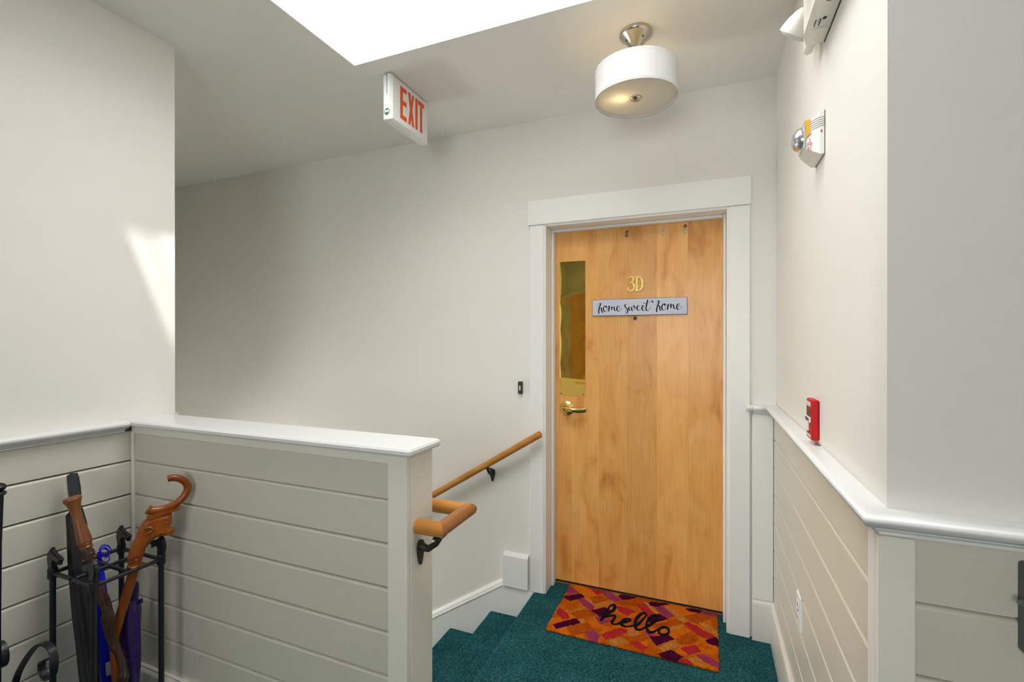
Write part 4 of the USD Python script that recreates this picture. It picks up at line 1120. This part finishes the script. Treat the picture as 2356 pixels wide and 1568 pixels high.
part(w1, 'carved_head', bones([[(hc[0], 0.0135), (hc[1] - e_ * 0.003, 0.0150), (hc[2], 0.0145), (hc[3], 0.0125)], [(hc[1] - e_ * 0.006 + g_ * 0.007, 0.008), (hc[1] - e_ * 0.007 + g_ * 0.010, 0.006)],
                              [(hc[2] + e_ * 0.013, 0.0075), (hc[2] + e_ * 0.015 + g_ * 0.004, 0.006)], [(hc[2] - e_ * 0.013, 0.0085), (hc[2] - e_ * 0.012 + g_ * 0.006, 0.006)]], 0.003, 6), 'dark_wood', True)
zs = np.linspace(0.71, 0.012, 70)
def stick_axis(z):
    q = on_line(at, al, max(z, 0.33))
    return q if z >= 0.33 else q + (np.array([-1.800, 0.972, 0.012]) - q) * (0.33 - z) / 0.318


kp = np.array([stick_axis(z) + e_ * 0.004 * math.sin(z * 31) + g_ * 0.004 * math.cos(z * 23) for z in zs])
kr = np.array([0.0125 + 0.0045 * max(0, math.sin(z * 62 + 0.6)) ** 3 - 0.002 * math.sin(z * 19) for z in zs]) * np.interp(zs, [0.0, 0.3, 0.7], [0.72, 0.95, 1.0])
part(w1, 'shaft', tube(kp, lambda i, th: kr[i] * (1 + 0.20 * np.sin(3 * th + zs[i] * 40) + 0.06 * np.sin(7 * th + zs[i] * 90)), 24), 'dark_wood', True)

# blue umbrella with a blue ribbon and a white tag
ct, cl_ = np.array([-1.963, 0.985, 0.652]), np.array([-1.946, 1.000, 0.250])
u2, nk2 = umbrella('umbrella', 'bright blue rolled umbrella with white tag behind the dark stick', ct, cl_, 0.655, 0.029, 'umbrella_blue', 6, strap=False, sharp=True)
part(u2, 'shaft', lathe_on(on_line(ct, cl_, 0.65), on_line(ct, cl_, 0.70), [(0, 0.006), (1, 0.006)], 12), 'ribbon_blue', 40)
cd = (ct - cl_) / np.linalg.norm(ct - cl_)
rb = on_line(ct, cl_, 0.70)
sec_r = [(0.0080, 0.0010), (-0.0080, 0.0010), (-0.0080, -0.0010), (0.0080, -0.0010)]
loops = [[(0, 0, 0), (0.018, 0.012, 0.010), (0.034, 0.024, -0.004), (0.030, 0.020, -0.022), (0.014, 0.010, -0.014), (0.002, 0.002, -0.004)],
         [(0, 0, -0.006), (0.014, 0.014, -0.010), (0.030, 0.028, -0.026), (0.026, 0.022, -0.042), (0.012, 0.010, -0.036), (0.006, 0.004, -0.018)],
         [(0, 0, 0.004), (0.008, 0.010, 0.018), (0.024, 0.026, 0.012), (0.038, 0.036, -0.012)]]
for lp_ in loops:
    part(u2, 'ribbon_loop', tube(spline([rb + np.array([0.4 * a, 0.9 * b, c]) for a, b, c in lp_], 6), 0.004, section=sec_r), 'ribbon_blue', 40)
tagc = on_line(ct, cl_, 0.300)
tv_ = np.array([-0.86, 0.50, 0.0])
tn = -tv_
ts = np.cross(cd, tn)
ts /= np.linalg.norm(ts)
tn = np.cross(ts, cd)
part(u2, 'tag', prism(Polygon([(-0.0075, -0.021), (0.0075, -0.021), (0.0075, 0.021), (-0.0075, 0.021)]).buffer(0.002), 0.0012, tagc + tn * 0.0305 + ts * 0.008, ts, cd, tn), 'tag_white', label='white tag')

# carved cane: crook above a carved hatted head
dt, dl = np.array([-1.788, 1.005, 0.70]), np.array([-1.858, 0.972, 0.431])
w2 = thing('walking_stick', (-1.880, 1.004, 0.012), 'orange-brown carved cane with a hatted head and open crook handle', 'walking stick')
e1 = np.array([0.495, 0.869, 0.0])
zz = np.array([0, 0, 1.0])
e2 = np.cross(e1, zz)
SC = 1.0 / 7.13 * 1.0 / 575.0                              # metres per traced unit
org = dt.copy()


def tp(x, y, o=0.0):
    """A point of the carved handle, given on its own drawing (x right, y down)."""
    return org + e1 * (x - 300) * SC + zz * (1250 - y) * SC * 0.985 + e2 * o


ck = spline([tp(640, 192), tp(700, 188), tp(775, 212), tp(840, 265), tp(875, 335), tp(872, 410), tp(835, 485), tp(775, 548), tp(700, 592), tp(610, 618), tp(520, 622), tp(450, 610), tp(412, 588)], 6)
crk = np.interp(np.linspace(0, 1, len(ck)), [0, 0.1, 0.8, 0.93, 1.0], [0.0112, 0.0118, 0.0128, 0.0135, 0.0150])
part(w2, 'crook', tube(ck, crk, 24), 'carved_wood', True)
brim = prism(Polygon([(x * SC, -y * SC) for x, y in ((400, 700), (470, 668), (560, 655), (680, 645), (805, 640), (760, 668), (640, 690), (520, 712), (420, 735))]), 0.034, org - e1 * 300 * SC + zz * 1250 * SC - e2 * 0.017, e1, zz, e2)
part(w2, 'hat_brim', brim, 'carved_wood')
outl = Polygon([(x, -y) for x, y in ((425, 705), (560, 690), (690, 690), (697, 780), (690, 850), (668, 880), (678, 905), (735, 928), (738, 950), (700, 962), (722, 985), (690, 1012), (610, 1015), (560, 1003), (500, 1018), (440, 1065), (392, 1135), (362, 1255), (182, 1255), (212, 1100), (270, 960), (318, 830), (360, 745))])
outl = shapely.affinity.scale(outl, SC, SC * 0.985, origin=(0, 0))
lay = None
for th_, off in ((0.010, -0.0005), (0.020, -0.0015), (0.028, -0.004), (0.034, -0.008), (0.037, -0.0115)):
    g_l = outl.buffer(off)
    mm_ = prism(g_l, th_, org - e1 * 300 * SC + zz * 1250 * SC * 0.985 - e2 * th_ / 2, e1, zz, e2)
    mm_ = trimesh.Trimesh(mm_.vertices, mm_.faces)
    mm_ = m3.Manifold(m3.Mesh(np.asarray(mm_.vertices, np.float32), np.asarray(mm_.faces, np.uint32)))
    lay = mm_ if lay is None else lay + mm_
lay = lay.refine_to_length(0.0028).to_mesh()
hd_ = trimesh.Trimesh(lay.vert_properties[:, :3], lay.tri_verts)
hv0 = hd_.vertices.copy()
trimesh.smoothing.filter_taubin(hd_, iterations=14)
mv_ = hd_.vertices - hv0
mv_ *= np.minimum(1.0, 0.003 / (np.linalg.norm(mv_, axis=1, keepdims=True) + 1e-12))
hd_.vertices = hv0 + mv_
head2 = part(w2, 'carved_head', hd_, 'carved_wood', True)
for sgn in (-1, 1):
    part(head2, 'carved_eye', ball(tp(632, 800, sgn * 0.0155), 0.0042, 2, (1.4, 1.4, 0.7)), 'carved_wood', True)
    part(head2, 'carved_cheek', tube(spline([tp(600, 950, sgn * 0.0165), tp(555, 930, sgn * 0.0185), tp(530, 970, sgn * 0.0165)], 6), 0.003, 10), 'carved_wood', True)
for sgn in (-1, 1):
    ear = spline([tp(365, 850, sgn * 0.016), tp(400, 822, sgn * 0.0195), (tp(455, 835, sgn * 0.0205)), tp(470, 870, sgn * 0.0200), tp(425, 905, sgn * 0.0185), tp(375, 925, sgn * 0.015)], 6)
    part(w2, 'carved_ear', tube(ear, np.interp(np.linspace(0, 1, len(ear)), [0, .4, 1], [0.0022, 0.0042, 0.0028]), 12), 'carved_wood', True)
    part(w2, 'carved_braid', tube(spline([tp(430, 1000, sgn * 0.012), tp(360, 1075, sgn * 0.0125), tp(300, 1150, sgn * 0.012), tp(195, 1275, sgn * 0.008)], 6), 0.0034, 10), 'carved_wood', True)
part(w2, 'collar_ring', lathe_on(on_line(dt, dl, 0.682), on_line(dt, dl, 0.660), [(0, 0.0150), (0.25, 0.0235), (0.6, 0.0225), (1, 0.0145)], 30), 'carved_wood', 40)
zs2 = np.linspace(0.705, 0.012, 90)
CANE_FOOT = np.array([-1.880, 1.004, 0.012])
kp2 = np.array([on_line(dt, dl, z) if z > 0.431 else CANE_FOOT + (dl - CANE_FOOT) * (z - 0.012) / 0.419 for z in zs2])
kr2 = np.interp(zs2, [0.0, 0.45, 0.6, 0.7], [0.0105, 0.0140, 0.0150, 0.0135])
part(w2, 'shaft', tube(kp2, lambda i, th: kr2[i] * (1 + (0.025 if 0.36 < zs2[i] < 0.56 else 0.0) * np.sin(zs2[i] * 520 + 2 * np.sin(th))), 24), 'carved_wood', True)

# purple umbrella, and a slim black rolled form behind it
et, el = np.array([-1.862, 1.033, 0.591]), np.array([-1.834, 1.008, 0.274])
u3, nk3 = umbrella('umbrella', 'dark purple rolled umbrella in the back corner of the stand', et, el, 0.535, 0.026, 'umbrella_purple', 5, zfoot=0.012, tops=0.40)
part(u3, 'handle', lathe_on(on_line(et, el, 0.53), et, [(0, 0.0125), (0.1, 0.0155), (0.7, 0.0165), (0.9, 0.0150), (0.98, 0.0110), (1, 0.006)], 26), 'umbrella_purple', 40)
part(u3, 'strap_end', hull([on_line(et, el, 0.531) + np.array(q) for q in ((0.018, 0.010, 0.0), (0.030, 0.014, 0.006), (0.031, 0.015, -0.010), (0.018, 0.010, -0.014), (0.018, 0.004, 0.0), (0.030, 0.008, 0.004), (0.031, 0.009, -0.010), (0.018, 0.004, -0.014))]), 'umbrella_purple')
ft, flw = np.array([-1.922, 1.046, 0.530]), np.array([-1.924, 1.044, 0.262])
u4, nk4 = umbrella('umbrella', 'slim black rolled form beside the purple umbrella', ft, flw, 0.50, 0.0165, 'umbrella_black', 5, strap=False)
part(u4, 'handle', lathe_on(on_line(ft, flw, 0.495), ft, [(0, 0.009), (0.8, 0.010), (1, 0.005)], 20), 'umbrella_handle', 40)

# wrought-iron stand cut by the left edge of the picture
ir = thing('iron_stand', (-1.95, 0.728, 0.0), 'wrought iron stand with ball finial and scrolls at the left edge', 'iron stand')
px_, py_ = -1.971, 0.728
pole = part(ir, 'pole', lathe_on((px_, py_, 0.0), (px_, py_, 0.975), [(0, 0.009), (0.6, 0.0085), (0.85, 0.0105), (0.985, 0.0145), (1, 0.0145)], 20), 'black_iron', 40)
part(pole, 'finial', lathe_on((px_, py_, 0.974), (px_, py_, 1.012), [(0, 0.019), (0.14, 0.0215), (0.26, 0.019), (0.3, 0.013), (0.45, 0.019), (0.65, 0.0220), (0.85, 0.0165), (1, 0.004)], 24), 'black_iron', 40)
sy = 0.800
bar = [(0.0095, 0.0022), (0.0085, 0.0032), (-0.0085, 0.0032), (-0.0095, 0.0022), (-0.0095, -0.0022), (-0.0085, -0.0032), (0.0085, -0.0032), (0.0095, -0.0022)]


def flat_bar(P):
    """A flat bar bent in an upright plane; its width lies across that plane."""
    P = np.asarray(P, float)
    t = np.gradient(P, axis=0)
    t /= np.linalg.norm(t, axis=1, keepdims=True)
    wdir = np.array([0, 1.0, 0])
    b = np.cross(t, wdir)
    s = np.asarray(bar)
    k = len(s)
    v = (P[:, None] + s[None, :, :1] * wdir + s[None, :, 1:] * b[:, None]).reshape(-1, 3)
    f = []
    for i in range(len(P) - 1):
        for j in range(k):
            a, c = i * k + j, i * k + (j + 1) % k
            f += [[a, c, c + k], [a, c + k, a + k]]
    c0 = len(v)
    v = np.vstack([v, P[0], P[-1]])
    for j in range(k):
        f += [[c0, (j + 1) % k, j], [c0 + 1, (len(P) - 1) * k + j, (len(P) - 1) * k + (j + 1) % k]]
    m = trimesh.Trimesh(v, f, process=False)
    if m.volume < 0:
        m.invert()
    return m


scr = [(-1.955, 0.02), (-2.045, 0.10), (-2.075, 0.22), (-2.050, 0.345), (-1.990, 0.430), (-1.925, 0.490), (-1.878, 0.508), (-1.842, 0.500), (-1.826, 0.466), (-1.836, 0.424), (-1.868, 0.405), (-1.895, 0.420), (-1.896, 0.446), (-1.872, 0.460)]
part(ir, 'scroll', flat_bar(spline([(x, sy, z) for x, z in scr], 8)), 'black_iron', 40)
scr2 = [(-1.975, 0.03), (-2.045, 0.16), (-2.066, 0.32), (-2.046, 0.44), (-2.010, 0.500), (-1.980, 0.513), (-1.957, 0.497), (-1.952, 0.468), (-1.968, 0.445), (-1.990, 0.452), (-1.992, 0.470)]
part(ir, 'scroll', flat_bar(spline([(x - 0.018, 0.745, z) for x, z in scr2], 8)), 'black_iron', 40)
part(ir, 'base_ring', trimesh.creation.torus(0.085, 0.008, 40, 14, transform=trimesh.transformations.translation_matrix((px_ - 0.005, py_ + 0.02, 0.0085))), 'black_iron', 40)
part(ir, 'tie_bar', box(px_ - 0.006, px_ + 0.006, py_ - 0.005, sy + 0.010, 0.026, 0.032), 'black_iron')
